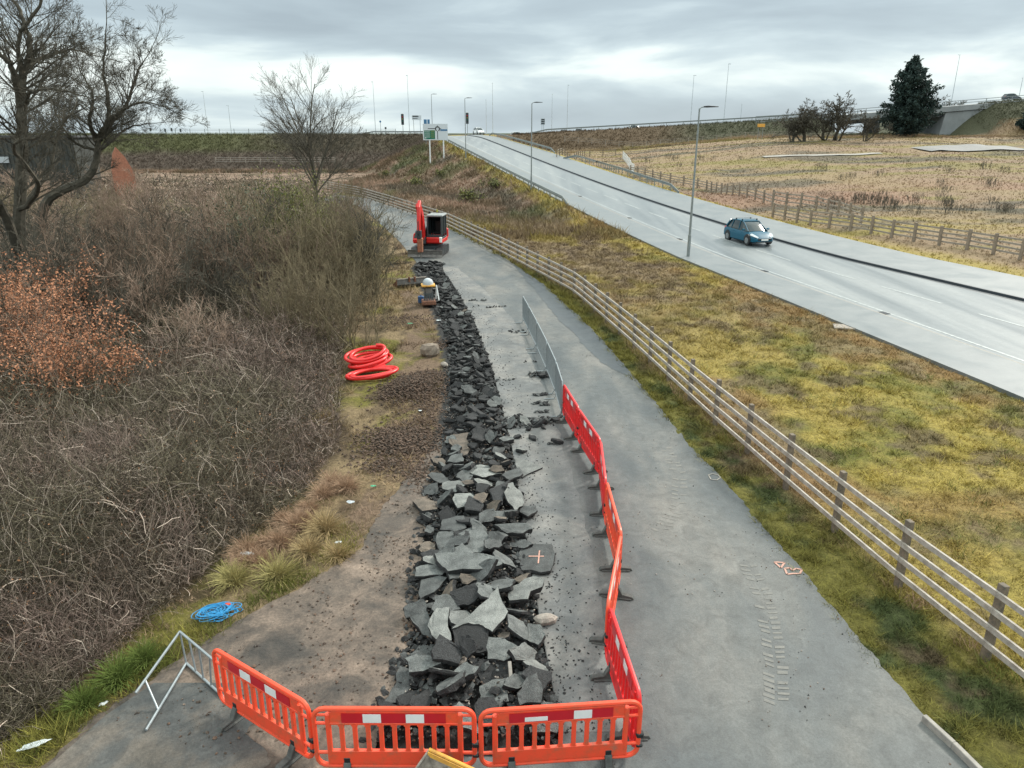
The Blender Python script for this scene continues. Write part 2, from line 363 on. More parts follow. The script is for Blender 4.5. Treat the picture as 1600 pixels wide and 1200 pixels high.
M['soil_brown'] = mat('brown_soil', (.135,.088,.062), .95, col2=(.062,.042,.031), scale=9, bump=.5, coords='World')
M['soil'] = mat('soil', (.085,.062,.045), .95, col2=(.03,.024,.02), scale=12, bump=.6, coords='World')
M['orange'] = mat('orange_plastic', (.80,.075,.03), .42, col2=(.50,.09,.045), stops=[(.30,(.34,.13,.08)), (.42,(.66,.085,.035)), (.55,(.82,.075,.03))], scale=4, bump=.05, bscale=20, coords='Object')
M['red'] = mat('red_plastic', (.68,.014,.018), .40, col2=(.5,.02,.02), stops=[(.30,(.26,.06,.05)), (.42,(.56,.018,.02)), (.55,(.72,.02,.022))], scale=4, bump=.05, bscale=20)
M['foil_red'] = mat('red_reflective', (.52,.008,.02), .3, var=.15, scale=5)
M['foil_white'] = mat('white_reflective', (.74,.75,.76), .35, var=.12, scale=7)
M['rubber'] = mat('grey_rubber', (.10,.105,.10), .8, var=.5, scale=9, bump=.3)
M['black'] = mat('black_plastic', (.012,.013,.015), .45)
M['galv'] = mat('galvanised_steel', (.34,.38,.40), .45, metal=.6, var=.25, scale=10)
M['galv_dull'] = mat('dull_galvanised_steel', (.26,.29,.29), .6, metal=.3, var=.3, scale=6)
M['wood_rail'] = mat('weathered_rail', (.44,.405,.36), .85, col2=(.24,.21,.18), scale=7, bump=.4, bscale=40, coords='World')
M['wood_post'] = mat('weathered_post', (.21,.165,.12), .9, col2=(.09,.08,.065), scale=8, bump=.5, bscale=40, coords='World')
M['wood_rail2'] = mat('brown_fence_post', (.27,.22,.17), .9, var=.35, scale=5, coords='World')
M['wood_far'] = mat('far_fence_timber', (.33,.29,.245), .9, var=.4, scale=3, coords='World')
M['duct'] = mat('red_duct', (.70,.022,.022), .36, var=.15, scale=4)
M['rope'] = mat('blue_rope', (.02,.25,.52), .6, var=.3, scale=20)
M['bark_dark'] = mat('dark_bark', (.10,.088,.066), .95, col2=(.042,.04,.03), scale=5, coords='World')
M['bark_mid'] = mat('brown_bark', (.235,.165,.12), .95, col2=(.10,.072,.052), scale=2.5, coords='World')
M['bark_pale'] = mat('pale_twigs', (.43,.31,.235), .95, col2=(.20,.145,.11), scale=3, coords='World')
M['bark_olive'] = mat('olive_twigs', (.215,.175,.105), .95, col2=(.085,.07,.042), scale=2, coords='World')
M['thicket'] = attrmat('bramble_twigs', nscale=3, amt=.45, bump=0, rough=.95)
M['ivy'] = mat('ivy_leaf', (.20,.205,.045), .7, col2=(.075,.085,.025), scale=2.5, coords='World')
M['conifer'] = mat('conifer_needles', (.022,.05,.042), .8, col2=(.008,.02,.018), scale=1.5, coords='World')
M['orange_leaf'] = mat('orange_leaves', (.46,.20,.10), .85, col2=(.28,.13,.075), scale=5, coords='World')
M['concrete'] = mat('bridge_concrete', (.28,.30,.31), .85, var=.3, scale=.3, coords='World')
M['teal'] = mat('teal_paint', (.0,.075,.13), .4, coat=.12, spec=.3)
M['glass'] = mat('dark_glass', (.025,.04,.045), .12, spec=.5)
M['smoked'] = mat('smoked_glass', (.015,.022,.024), .45, spec=.15)
M['sign_back'] = mat('dusty_roof', (.26,.28,.28), .7, var=.2)
M['chrome'] = mat('alloy', (.30,.32,.33), .4, metal=.7)
M['lens'] = mat('lamp_lens', (.6,.63,.65), .12)
M['plate'] = mat('number_plate', (.75,.75,.72), .4)
M['white'] = mat('white_paint', (.72,.74,.74), .5, var=.1)
M['dred'] = mat('excavator_red', (.62,.018,.014), .4, var=.2, scale=4)
M['dgrey'] = mat('excavator_grey', (.035,.045,.05), .5, var=.3, scale=4)
M['steel_worn'] = mat('worn_steel', (.20,.19,.18), .55, metal=.3, var=.5, scale=5)
M['rust'] = mat('rust', (.26,.12,.075), .85, var=.5, scale=9)
M['breaker'] = mat('breaker_orange', (.36,.14,.08), .7, var=.4, scale=7)
M['yellow'] = mat('dirty_yellow', (.78,.42,.06), .5, col2=(.50,.24,.06), scale=9)
M['grime'] = mat('grey_mud', (.22,.19,.16), .9, col2=(.07,.06,.05), scale=12, bump=.5)
M['blue'] = mat('blue_plastic', (.03,.09,.22), .5)
M['green_sign'] = mat('sign_green', (.0,.13,.085), .4)
M['gold'] = mat('sign_gold', (.28,.26,.03), .5)
M['blue_sign'] = mat('sign_blue', (.05,.16,.30), .4)
M['grey_sign'] = mat('sign_back_grey', (.42,.46,.49), .6)
M['sign_pale'] = mat('sign_white', (.55,.60,.64), .5)
M['sack'] = mat('sack_cloth', (.26,.215,.17), .9, col2=(.15,.12,.095), scale=9, bump=.5)
M['cladding'] = mat('dark_cladding', (.05,.056,.052), .7, var=.3, scale=1)
M['salmon'] = mat('salmon_brick', (.42,.18,.115), .9, var=.4, scale=5)
M['roof'] = mat('slate', (.08,.085,.09), .7, var=.3)
M['litter'] = mat('white_plastic_litter', (.62,.67,.68), .5, var=.2, scale=10)
M['pink_paint'] = mat('pink_marker', (.52,.30,.24), .8, var=.35, scale=20, coords='World')
M['green_scrap'] = mat('green_plastic_scrap', (.04,.30,.16), .5)

# ------------------------------------------------------------ ground colours
G_green = np.array((.10,.112,.026)); G_yell = np.array((.30,.235,.06)); G_straw = np.array((.25,.185,.105)); G_brown = np.array((.13,.093,.058))
G_pink = np.array((.25,.172,.125)); G_dark = np.array((.045,.04,.03)); G_deep = np.array((.045,.058,.02)); G_moss = np.array((.185,.168,.04))
def lerp(a, b, t): return a*(1-t[...,None])+b*t[...,None]
def gcol(x, Y):
    x = np.asarray(x, float); Y = np.asarray(Y, float); o = np.ones(x.shape)
    n1 = fbm(x*.35, Y*.35, 31); n2 = fbm(x*1.3, Y*1.1, 47); n3 = fbm(x*.12, Y*.12, 55, 3); n4 = fbm(x*3, Y*3, 71)
    c = lerp(G_yell*o[...,None], G_green*o[...,None], sst(.42, .68, n1*.6+n2*.4))
    c = lerp(c, G_brown*1.1, sst(.56, .70, n2)*.7)
    rust = np.array((.20,.115,.06)); c = lerp(c, lerp(rust*o[...,None], G_straw*.85*o[...,None], sst(.4,.6,n2)), sst(.46, .60, fbm(x*.22+40, Y*.16, 141))*.75*sst(10, 16, Y))
    c = lerp(c, rust*o[...,None], (1-sst(.3, 1.6, x-fenceX(Y)))*sst(.45,.6,n1)*.6)
    # middle of the verge turns to straw and brown with distance
    br = sst(17, 42, Y+14*(n3-.5))*(1-sst(46, 50, x*0))
    edge = 1-sst(.8, 3.0, fL(Y)-x+2*(n2-.5))
    cb = lerp(G_straw*.85*o[...,None], G_brown*o[...,None], sst(.35, .65, n2)); cb = lerp(cb, G_yell*.75, sst(.5, .62, n1)*.7)
    c = lerp(c, cb, br*(1-edge*(1-sst(.3,.6,n1)*.3)))
    slope = sst(56, 75, Y)*(1-edge)*(x < fL(Y))
    cs = lerp(G_pink*o[...,None], G_brown*.9*o[...,None], sst(.38, .62, n1)); cs = lerp(cs, G_dark*1.7, sst(.56, .68, fbm(x*.16+3, Y*.10, 61))*.75)
    cs = lerp(cs, G_deep*1.6, sst(.55, .7, fbm(x*.2+9, Y*.07, 63))*.6)
    c = lerp(c, cs, slope)
    # verge between path and fence: darker, greener
    v = (1-sst(-.4, .5, x-fenceX(Y)))*(x > pR(Y)-.5)
    cv = lerp(G_deep*o[...,None]*1.2, G_moss*o[...,None]*.75, sst(.36, .6, n2)); cv = lerp(cv, G_brown*.85, sst(.50, .62, .5*n4+.5*n1)*.8)
    ed = 1-sst(.1, .55, x-pR(Y)); cv = lerp(cv, G_moss*.85, ed*sst(.35,.6,n4))
    c = lerp(c, cv, v.astype(float)*(1.0))
    # right of the road
    r = (x > fR(Y)).astype(float); n5 = fbm(x*.05, Y*.11, 81); n6 = fbm(x*.11+5, Y*.3, 83)
    cr = lerp(G_straw*.98*o[...,None], (G_pink*.5+G_straw*.45)*o[...,None], sst(.35, .6, n5)); cr = lerp(cr, G_moss*.9, sst(.54, .64, n6)*.65); cr = lerp(cr, G_dark*1.8, sst(.56, .66, fbm(x*.06+11, Y*.22, 87))*.8)
    dk_ = np.exp(-((Y-70-4*(n5-.5))/3.2)**2)*sst(26, 32, x)*sst(.35, .55, n2); cr = lerp(cr, G_dark*1.7*o[...,None], dk_*.85)
    cr = lerp(cr, np.array((.24,.145,.10))*o[...,None], sst(.42, .6, fbm(x*.06+2, Y*.10, 171))*np.exp(-((Y-82)/10)**2)*.8)
    cr = lerp(cr, G_yell*.9*o[...,None], np.exp(-((Y-60)/4)**2)*sst(22, 30, x)*sst(.42,.58,n6)*.8)
    e2 = 1-sst(.8, 4, x-fR(Y)+2*(n2-.5)); cr = lerp(cr, G_yell*.95, e2)
    c = lerp(c, cr, r)
    # embankments
    cY = np.interp(x, [-15, 5, 45], [172, 179, 186]); bk = sst(-15, -12, Y-cY)*(x > fR(np.minimum(Y, 170))+1)*sst(.5, 1.5, ftop(x)-H(x, Y, False)+ (Y > cY)*5)
    cbk = lerp(G_brown*.85*o[...,None], np.array((.068,.07,.042))*o[...,None], sst(30, 48, x+6*(n1-.5)))
    c = lerp(c, cbk, np.clip(sst(-9, -7, Y-cY)*(x > fR(np.minimum(Y, 170))+2), 0, 1))
    lb = (x < -15)*sst(-16, -13, Y-172.0); t = sst(-8.5, -5.5, Y-172+2*(n1-.5))
    cl = lerp(np.array((.10,.078,.062))*o[...,None], lerp(np.array((.085,.088,.04))*o[...,None], np.array((.085,.07,.05))*o[...,None], sst(-62, -30, x+14*n1)), t)
    c = lerp(c, cl, lb)
    # left: scrub floor and verge
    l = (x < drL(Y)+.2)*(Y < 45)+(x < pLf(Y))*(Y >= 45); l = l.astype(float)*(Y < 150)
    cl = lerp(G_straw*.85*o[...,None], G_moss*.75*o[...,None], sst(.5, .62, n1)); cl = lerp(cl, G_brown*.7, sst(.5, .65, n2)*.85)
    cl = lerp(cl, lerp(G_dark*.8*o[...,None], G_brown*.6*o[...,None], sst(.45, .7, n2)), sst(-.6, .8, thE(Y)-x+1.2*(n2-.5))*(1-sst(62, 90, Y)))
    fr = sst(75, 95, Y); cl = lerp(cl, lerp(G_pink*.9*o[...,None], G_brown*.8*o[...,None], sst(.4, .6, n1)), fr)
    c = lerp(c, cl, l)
    mud = (x > trL(Y)-1.5-1.0*(n1-.5))*(x < trL(Y)+.3)*(Y > 11.5)*(Y < 36); c = lerp(c, lerp(np.array((.10,.068,.048))*o[...,None], np.array((.165,.115,.08))*o[...,None], sst(.4, .6, n2)), mud*sst(.36, .5, .5*n2+.5*n4)*.85)
    tr = ((x > trL(Y)-.3) & (x < cut(Y)) & (Y < 45) & (Y > 7)).astype(float); c = lerp(c, np.array((.035,.036,.036))*o[...,None], tr)
    f = sst(240, 600, Y); c = lerp(c, np.array((.07,.085,.06))*o[...,None], f)
    return c
def clear(x, Y):
    """1 where a paved sheet lies (terrain is pushed down under it)"""
    lef = np.where(Y < 45, np.minimum(drL(Y), trL(Y)), pLf(Y)); lef = np.where(Y > 17, np.where(Y < 45, trL(Y), pLf(Y)), lef)
    a = (x > lef+.08) & (x < pR(Y)-.08) & (Y < 105)
    b = (x > fL(Y)+.15) & (x < fR(Y)-.15) & (Y < 178)
    tr = (x > trL(Y)) & (x < cut(Y)+.05) & (Y < 44.5) & (Y > 7.3)
    return a.astype(float), b.astype(float), tr.astype(float)
def terr(xs, ys, name):
    X, Y = np.meshgrid(xs, ys); Z = H(X, Y)
    a, b, tr = clear(X, Y); Z = Z-.06*np.maximum(a, b)-.10*tr
    near = (1-sst(25, 60, Y)); Z = Z+(1-np.maximum(a, b))*near*(fbm(X*1.8, Y*1.8, 91)-.55)*.09
    n, m = X.shape; V = np.stack([X, Y, Z], -1).reshape(-1, 3)
    i = (np.arange(n-1)[:,None]*m+np.arange(m-1)[None,:]).reshape(-1,1)
    return npmesh(name, V, i+np.array([[0,1,m+1,m]]), gcol(X.ravel(), Y.ravel()))
gx = np.concatenate([-np.geomspace(14, 3500, 130)[::-1], np.linspace(-13.8, 13.8, 190), np.geomspace(14, 3500, 130)])
gy = np.concatenate([np.linspace(-25, 3, 15), np.linspace(3.2, 30, 200), np.geomspace(30.2, 260, 260), np.geomspace(265, 6000, 50)])
o = link('ground', terr(gx, gy, 'ground'), M['ground'], smooth=True); tag(o, kind='structure')

def strip(name, fa, fb, Ys, zf, m, cols=1, skirt=0):
    Ys = np.asarray(Ys); t = np.linspace(0, 1, cols+1)
    X = fa(Ys)[:,None]*(1-t)+fb(Ys)[:,None]*t; Y = np.repeat(Ys[:,None], cols+1, 1); Z = zf(Y) if callable(zf) else np.full(X.shape, zf)
    n, k = X.shape; V = np.stack([X, Y, Z], -1).reshape(-1,3)
    i = (np.arange(n-1)[:,None]*k+np.arange(k-1)[None,:]).reshape(-1,1); Q = i+np.array([[0,1,k+1,k]])
    if skirt:
        for cidx in (0, k-1):
            b = len(V); V = np.concatenate([V, np.stack([X[:,cidx], Ys, Z[:,cidx]-skirt], -1)])
            j = np.arange(n-1)[:,None]; q = np.concatenate([j*k+cidx, (j+1)*k+cidx, b+j+1, b+j], 1); Q = np.concatenate([Q, q])
    o = link(name, npmesh(name, V, Q), m); return tag(o, kind='structure')
jag = lambda f, a, s: (lambda Y: f(Y)+a*(fbm(np.asarray(Y)*1.3, np.asarray(Y)*0+s, s)-.5)*1.2+a*.9*(fbm(np.asarray(Y)*7, np.asarray(Y)*0+s, s+3)-.5))
# service path right of the saw cut, worn strip beside the cut, muddy apron left of the rubble
wornR = lambda Y: cut(Y)+np.interp(Y, [7,9,12,20,25,30,36,44], [.9,1.0,1.2,1.35,1.5,1.7,1.4,.8])
strip('service_path', lambda Y: np.where(Y < 44.2, cut(Y), pLf(Y)), jag(pR, .10, 5), np.concatenate([np.linspace(7.2, 46, 520), np.linspace(46.5, 104, 90)]), .012, M['path'], 6, .25)
strip('worn_strip', lambda Y: cut(Y)+.012, jag(wornR, .12, 8), np.linspace(7.6, 43, 150), .016, M['worn'], 3)
strip('path_near', lambda Y: -1.9+0*Y, jag(pR, .10, 5), np.linspace(4.0, 7.2, 40), .012, M['path'], 6)
strip('muddy_apron', jag(drL, .18, 6), lambda Y: np.where(Y < 7.21, -1.9, trL(Y)+.25*(fbm(Y*2, Y*0, 3)-.3)), np.concatenate([np.linspace(4, 7.2, 30), np.linspace(7.22, 17.2, 120)]), .012, M['dirt'], 6)
strip('dark_patch', jag(lambda Y: pR(Y)-np.interp(Y, [22,24,30,38,44], [.1,.75,1.0,.7,.1]), .15, 9), lambda Y: pR(Y)-.03, np.linspace(22.5, 43.5, 60), .020, M['patch'], 2)
YR = np.concatenate([np.linspace(14, 60, 60), np.linspace(61, 186, 100)])
strip('left_footway', fL, lambda Y: kL(Y)-.13, YR, lambda Y: zr(Y)+.10, M['foot'], 2, .3)
strip('left_kerb', lambda Y: kL(Y)-.13, kL, YR, lambda Y: zr(Y)+.085, M['kerb_pale'], 1, .3)
strip('road', kL, kR, YR, lambda Y: zr(Y)+.012, M['road'], 4)
strip('road_gutter', lambda Y: kR(Y)-.30, kR, YR, lambda Y: zr(Y)+.017, M['kerb_dark'], 1)
strip('right_kerb', kR, lambda Y: kR(Y)+.13, YR, lambda Y: zr(Y)+.13, M['kerb_dark'], 1, .13)
strip('right_footway', lambda Y: kR(Y)+.13, fR, YR, lambda Y: zr(Y)+.13, M['foot'], 2, .3)
strip('edge_line', lambda Y: kL(Y)+.45, lambda Y: kL(Y)+.58, YR, lambda Y: zr(Y)+.018, M['white_line'])
strip('gutter_left', lambda Y: kL(Y)+.0, lambda Y: kL(Y)+.16, YR, lambda Y: zr(Y)+.017, M['patch'])
V = []; Q = []
mid = lambda Y: (kL(Y)*.5+kR(Y)*.5)
for y0 in np.arange(15, 175, 6.0):
    for (dx, l, wd) in ((0, 4, .13), ):
        b = len(V)
        for yy in (y0, y0+l):
            for e in (-wd/2, wd/2): V.append((float(mid(yy))+e, yy, float(zr(yy))+.019))
        Q.append((b, b+1, b+3, b+2))
o = link('lane_markings', npmesh('lane_markings', V, Q), M['white_line']); tag(o, kind='structure')
strip('old_asphalt', lambda Y: drL(Y)+.12, lambda Y: -3.5+1.0*(8.3-Y)/2+.55*(fbm(Y*1.9, Y*0, 13)-.5)*2, np.linspace(4.2, 8.5, 70), .0165, M['mud_tarmac'], 3)
def tracks():
    mb = MB()
    for (pts, n) in (([(1168,878),(1192,930),(1205,985),(1212,1040),(1213,1100)], 30), ([(1040,700),(1062,740),(1060,790),(1030,830)], 26)):
        P = [at(*q, .0165) for q in pts]
        for k in range(n):
            t = k/(n-1)*(len(P)-1); i = min(int(t), len(P)-2); c = P[i].lerp(P[i+1], t-i); d = (P[i+1]-P[i]).normalized(); nv = Vector((-d.y, d.x, 0))
            for sg in (-1, 1):
                if RG.uniform() < .3: continue
                a = c+nv*sg*.02; b = c+nv*sg*(.16+RG.uniform(-.02,.02))-d*.035; w = d*RG.uniform(.012,.026)
                w = w*1.5; mb.add([a-w, b-w, b+w, a+w], [(0,1,2,3)])
    return tag(mb.build('tyre_track', M['track_dust']), kind='structure')
tracks()
# right and left branch roads on the embankment tops
def surf(name, pts, wd, m, dz=.05):
    MBx = MB()
    for a, b in zip(pts[:-1], pts[1:]):
        MBx.add([(a[0], a[1], a[2]+dz), (b[0], b[1], b[2]+dz), (b[0], b[1]+wd, b[2]+dz), (a[0], a[1]+wd, a[2]+dz)], [(0,1,2,3)])
    return tag(MBx.build(name, m), kind='structure')
surf('upper_road', [(x, 191, float(ftop(x))-.93) for x in (20, 35, 50, 66, 75)], 14, M['foot'])
surf('roundabout_road', [(x, 181 if x > 0 else 176, float(ftop(x))) for x in (-120, -60, -16, 10)], 30, M['foot'])
# far pale track in the right-hand field
def drape(name, pts, wpx, m, dz=.06, n=30):
    P = [hit(*p) for p in pts]; V = []
    t = np.linspace(0, len(P)-1, n); L = []
    for k in t:
        i = min(int(k), len(P)-2); L.append(P[i].lerp(P[i+1], k-i))
    for i, p in enumerate(L):
        for e in (0, 1):
            y = p.y+e*wpx; V.append((p.x, y, float(H(p.x, y))+dz))
    Q = [(2*i, 2*i+1, 2*i+3, 2*i+2) for i in range(n-1)]
    return tag(link(name, npmesh(name, V, Q), m), kind='structure')
drape('field_track', [(1455,238),(1530,237),(1610,236)], 7, M['worn'], dz=.2)
drape('field_path', [(1195,247),(1290,244),(1380,241)], 1.5, M['kerb_pale'], dz=.12)

# ------------------------------------------------------------ grass
_tr = [hit(*q) for q in ((1455,238),(1530,237),(1610,236))]; _tp = [hit(*q) for q in ((1195,247),(1290,244),(1380,241))]
def onpath(x, Y):
    a = np.interp(x, [p.x for p in _tr], [p.y for p in _tr]); b = np.interp(x, [p.x for p in _tp], [p.y for p in _tp])
    return ((x > _tr[0].x-1) & (Y > a-.6) & (Y < a+9.3)) | ((x > _tp[0].x) & (x < _tp[-1].x) & (Y > b-1.2) & (Y < b+1.9))
def grass(name, x0, x1, y0, y1, n, keep, hgt, wd, lean=.5, seed=1, colf=None, label=None, cat='grass', far=0):
    rg = np.random.RandomState(seed); u = rg.uniform(0, 1, n); Y = y0*(y1/y0)**u if y0 > 0 else rg.uniform(y0, y1, n)
    x = rg.uniform(x0, x1, n); k = keep(x, Y); x = x[k]; Y = Y[k]; n = len(x)
    dens = .5*fbm(x*2.2, Y*2.2, seed+5)+.5*fbm(x*6.5, Y*5, seed+9, 2); k = dens > rg.uniform(.2, .66, n); x = x[k]; Y = Y[k]; dens = dens[k]; n = len(x)
    z = H(x, Y)-.03; tn = fbm(x*5, Y*4, seed+33, 2); c = (colf or gcol)(x, Y)*np.where(Y < 60, .68+.85*tn, 1.22)[:,None]*(1+rg.uniform(-.38, .45, (n,1))*np.clip(30/np.maximum(Y, 1), .35, 1)[:,None])
    nb = 4; x = np.repeat(x, nb)+rg.normal(0, .03, n*nb); Y = np.repeat(Y, nb)+rg.normal(0, .03, n*nb); z = np.repeat(z, nb); c = np.repeat(c, nb, 0); dens = np.repeat(dens, nb)
    N_ = n*nb; sc = (1+far*np.maximum(Y-10, 0)/30.)
    h = hgt*rg.uniform(.4, 1.2, N_)*(.25+2.6*dens**2)*np.minimum(sc, 2); a = rg.uniform(0, 2*PI, N_); la = rg.normal(0, lean, (N_,2))*h[:,None]
    wv = wd*rg.uniform(.6, 1.3, N_)*sc; B = np.stack([x, Y, z], 1); D = np.stack([np.cos(a)*wv, np.sin(a)*wv, np.zeros(N_)], 1)
    T = B+np.stack([la[:,0], la[:,1], h], 1)
    V = np.stack([B-D, B+D, T], 1).reshape(-1,3)
    o = link(name, npmesh(name, V, (np.arange(N_)*3)[:,None]+np.array([[0,1,2]]), np.repeat(c, 3, 0)), M['blade'])
    return tag(o, label, cat, kind='stuff')
grass('field_grass', -9, 24, 7.5, 62, 260000, lambda x, Y: (x > fenceX(Y)-.25) & (x < fL(Y)-.05), .085, .0085, .95, 3, label='short yellow green grass between the long timber fence and the road', far=1.2)
grass('tall_tufts', 2, 20, 7.5, 40, 22000, lambda x, Y: (x > fenceX(Y)-.2) & (x < fL(Y)-.3) & (fbm(x*.9, Y*.9, 251) > .60), .15, .007, .9, 27, lambda x, Y: np.ones((len(x),3))*np.array((.095,.115,.03)), label='darker green tufts standing in the grass beyond the timber fence')
grass('dead_stalks', 3, 20, 7.5, 34, 26000, lambda x, Y: (x > fenceX(Y)-.3) & (x < fL(Y)-.3) & (fbm(x*.8, Y*.8, 151) > .56), .15, .005, .8, 23, lambda x, Y: np.ones((len(x),3))*np.array((.27,.20,.10)), label='dead straw stalks scattered in the grass beyond the timber fence')
grass('fence_foot_grass', 0, 9, 7, 45, 30000, lambda x, Y: (np.abs(x-fenceX(Y)-.05) < .28) & (fbm(x*.3, Y*.9, 153) > .42), .24, .006, .6, 24, lambda x, Y: lerp(np.ones((len(x),3))*np.array((.30,.20,.13)), np.ones((len(x),3))*G_green, sst(.45, .6, fbm(x*.6, Y*.6, 155))), label='longer rusty straw grass growing at the foot of the timber fence')
grass('verge_grass', 0, 8.5, 6.5, 50, 170000, lambda x, Y: (x > pR(Y)-.04+.25*(fbm(Y*4, x*3, 4)-.5)*2) & (x < fenceX(Y)+.3), .085, .0075, .9, 4, label='dark green grass between the service path and the timber fence', far=1.2)
def leftcol(x, Y):
    c = gcol(x, Y); n = fbm(x*.9, Y*.9, 131); n2 = fbm(x*.5+7, Y*.5, 133)
    near = 1-sst(-.2, 1.2, thE(Y)*0+drL(Y)-x-.4); near = near*(Y < 10.5)
    c = lerp(c, G_green*.9*np.ones(c.shape), near*.7); c = lerp(c, G_straw*1.1*np.ones(c.shape), sst(.42, .55, n)*.8*(1-near)); return lerp(c, G_pink*1.1*np.ones(c.shape), sst(.5, .6, n2)*.6*(1-near))
grass('verge_straw', -16, -1, 6, 62, 60000, lambda x, Y: (x > thE(Y)-1.0) & (x < np.where(Y < 17, drL(Y)-.02, np.where(Y < 45, trL(Y)-.35, pLf(Y)-.1))) & (fbm(x*.7, Y*.7, 77) > .44), .13, .007, .7, 5, leftcol, label='straw and moss coloured grass between the bramble thicket and the broken asphalt', far=1.0)
grass('edge_tufts', -9, -2, 6.2, 13, 26000, lambda x, Y: (x > drL(Y)-.75) & (x < drL(Y)-.0), .17, .006, .6, 6, lambda x, Y: lerp(np.ones((len(x),3))*G_green*.9, np.ones((len(x),3))*G_moss*1.15, sst(.35, .6, fbm(x*2, Y*2, 9))), label='bright green grass fringing the muddy apron below the brambles')
grass('bank_grass', -35, 14, 54, 172, 70000, lambda x, Y: (x > fenceX(Y)+.3) & (x < fL(Y)-.2), .24, .014, .5, 8, label='rough brown grass on the bank below the road', far=.7)
grass('field_rough_grass', 10, 130, 40, 175, 120000, lambda x, Y: (x > fR(Y)+.3) & (x < Y*.85+8) & ~onpath(x, Y), .085, .012, .5, 9, label='rough straw coloured grass in the field beyond the road', far=.7)

grass('left_bank_grass', -130, -15, 150, 176, 50000, lambda x, Y: (x > -Y*.75) & (Y < 173), .5, .05, .5, 12, label='rough dark grass on the left embankment')
grass('right_bank_grass', 0, 150, 168, 190, 50000, lambda x, Y: (x > fR(np.minimum(Y,170))+2), .4, .04, .5, 13, label='rough olive grass on the right embankment')
# ------------------------------------------------------------ thicket (uncountable brambles)
def thicket(name, n, y0, y1, dark=False, seed=5, x0f=None, hmax=1.5, label=None, wdt=1.0):
    rg = np.random.RandomState(seed); u = rg.uniform(0, 1, n); Y = y0*(y1/y0)**u
    xe = thE(Y); xl = -Y*.80-4; x = xe-(xe-xl)*rg.uniform(0, 1, n)**1.0
    n0 = fbm(x*.5, Y*.5, 101); ed = sst(0, 2.2, xe-x)
    z = H(x, Y)
    hh = (.35+hmax*ed)*(.45+n0*1.0)
    base = np.stack([x, Y, z+hh*rg.uniform(-.1, .75, n)], 1)
    az = rg.uniform(0, 2*PI, n); el = rg.uniform(.1, 1.45, n); D = np.stack([np.cos(az)*np.cos(el), np.sin(az)*np.cos(el), np.sin(el)], 1)
    L = rg.uniform(.25, .95, n)*(.6+.5*ed); r0 = (.0021+.005*rg.uniform(0, 1, n)**2.2)*wdt*(1+.05*np.maximum(Y-10,0))
    P, DD, rad = grow(base, D, L, r0, r0*.5, 3, .28, -.10, rg)
    n2 = fbm(x*.45+3, Y*.45, 111); n3 = fbm(x*1.2, Y*1.2, 113)
    c = lerp(np.ones((n,3))*np.array((.24,.18,.152)), np.ones((n,3))*np.array((.165,.145,.10)), sst(.42, .58, n2+.12*(sst(-9,-13,0*x)+sst(-5, -12, x)-.5))); c = lerp(c, np.ones((n,3))*np.array((.50,.42,.35)), (rg.uniform(0,1,n) > .84).astype(float)*.9)
    c = lerp(c, np.ones((n,3))*np.array((.055,.045,.032)), (rg.uniform(0,1,n) < .36).astype(float)); c = c*rg.uniform(.5, 1.3, (n,1))
    c = c*(.72+.56*n3)[:,None]
    A, B, ra, rb = flat(P, rad)
    o = link(name, segmesh(name, A, B, ra, rb, 3, np.tile(c, (3,1))), M['thicket']); return tag(o, label, 'brambles', kind='stuff')
thicket('bramble_thicket', 150000, 5.5, 40, label='tangled bare brown brambles covering the ground left of the path', hmax=1.35)
rgl = np.random.RandomState(3); n = 26000; Yl = 6*(34/6)**rgl.uniform(0, 1, n); xl_ = thE(Yl)-.2-(Yl*.75+2)*rgl.uniform(0, 1, n)**1.3
kk = fbm(xl_*.8, Yl*.8, 201) > .47; xl_ = xl_[kk]; Yl = Yl[kk]; n = len(xl_)
o = link('dead_leaves', leafmesh('dead_leaves', np.stack([xl_, Yl, H(xl_, Yl)+rgl.uniform(.1, 1.3, n)*sst(0, 2, thE(Yl)-xl_)], 1), .030, rgl, cols=np.array((.34,.19,.11))*rgl.uniform(.4, 1.4, (n,1))), M['blade']); tag(o, 'withered brown leaves caught among the brambles', 'leaves', kind='stuff')
thicket('far_scrub', 24000, 40, 120, seed=9, hmax=1.9, label='pinkish brown scrub beyond the shrubs on the left', wdt=1.6)

# ------------------------------------------------------------ shrubs and trees
def shrub(name, h, w_, stems, m, seed, lv=None, up=.05, lean=.55, r0=.02, leaf=None, tw=1.0):
    rg = np.random.RandomState(seed); S = np.zeros((stems,3)); S[:,:2] = rg.normal(0, w_*.22, (stems,2))
    az = rg.uniform(0, 2*PI, stems); le = np.abs(rg.normal(0, lean, stems)); D = np.stack([np.sin(le)*np.cos(az), np.sin(le)*np.sin(az), np.cos(le)], 1)
    if lv is None: r0 *= 1.5
    lv = lv or [(9, .15, (42,15), .45, .5), (6, .15, (40,15), .5, .55)]
    (A, B, ra, rb), tips = branchset(S, D, h*rg.uniform(.6, 1.05, stems), rg.uniform(.6, 1.2, stems)*r0, lv, rg, .16, up, 6)
    ra = np.maximum(ra, .0055*tw); rb = np.maximum(rb, .0045*tw)
    t = thing(name, None, None)
    link('branches', segmesh(name+'_branches', A, B, ra, rb, 3), m, t)
    if leaf:
        k = rg.choice(len(tips), leaf[0], replace=True); C = tips[k]+rg.normal(0, leaf[2], (len(k),3))
        link('leaves', leafmesh(name+'_leaves', C, leaf[1], rg), leaf[3], t)
    return t
def put(t, x, Y, s=1, rz=None, sz=None, z=None):
    t.location = (x, Y, float(H(x, Y)) if z is None else z); t.rotation_euler = (0,0, random.uniform(0, 6.28) if rz is None else rz); t.scale = (s, s, sz or s); return t
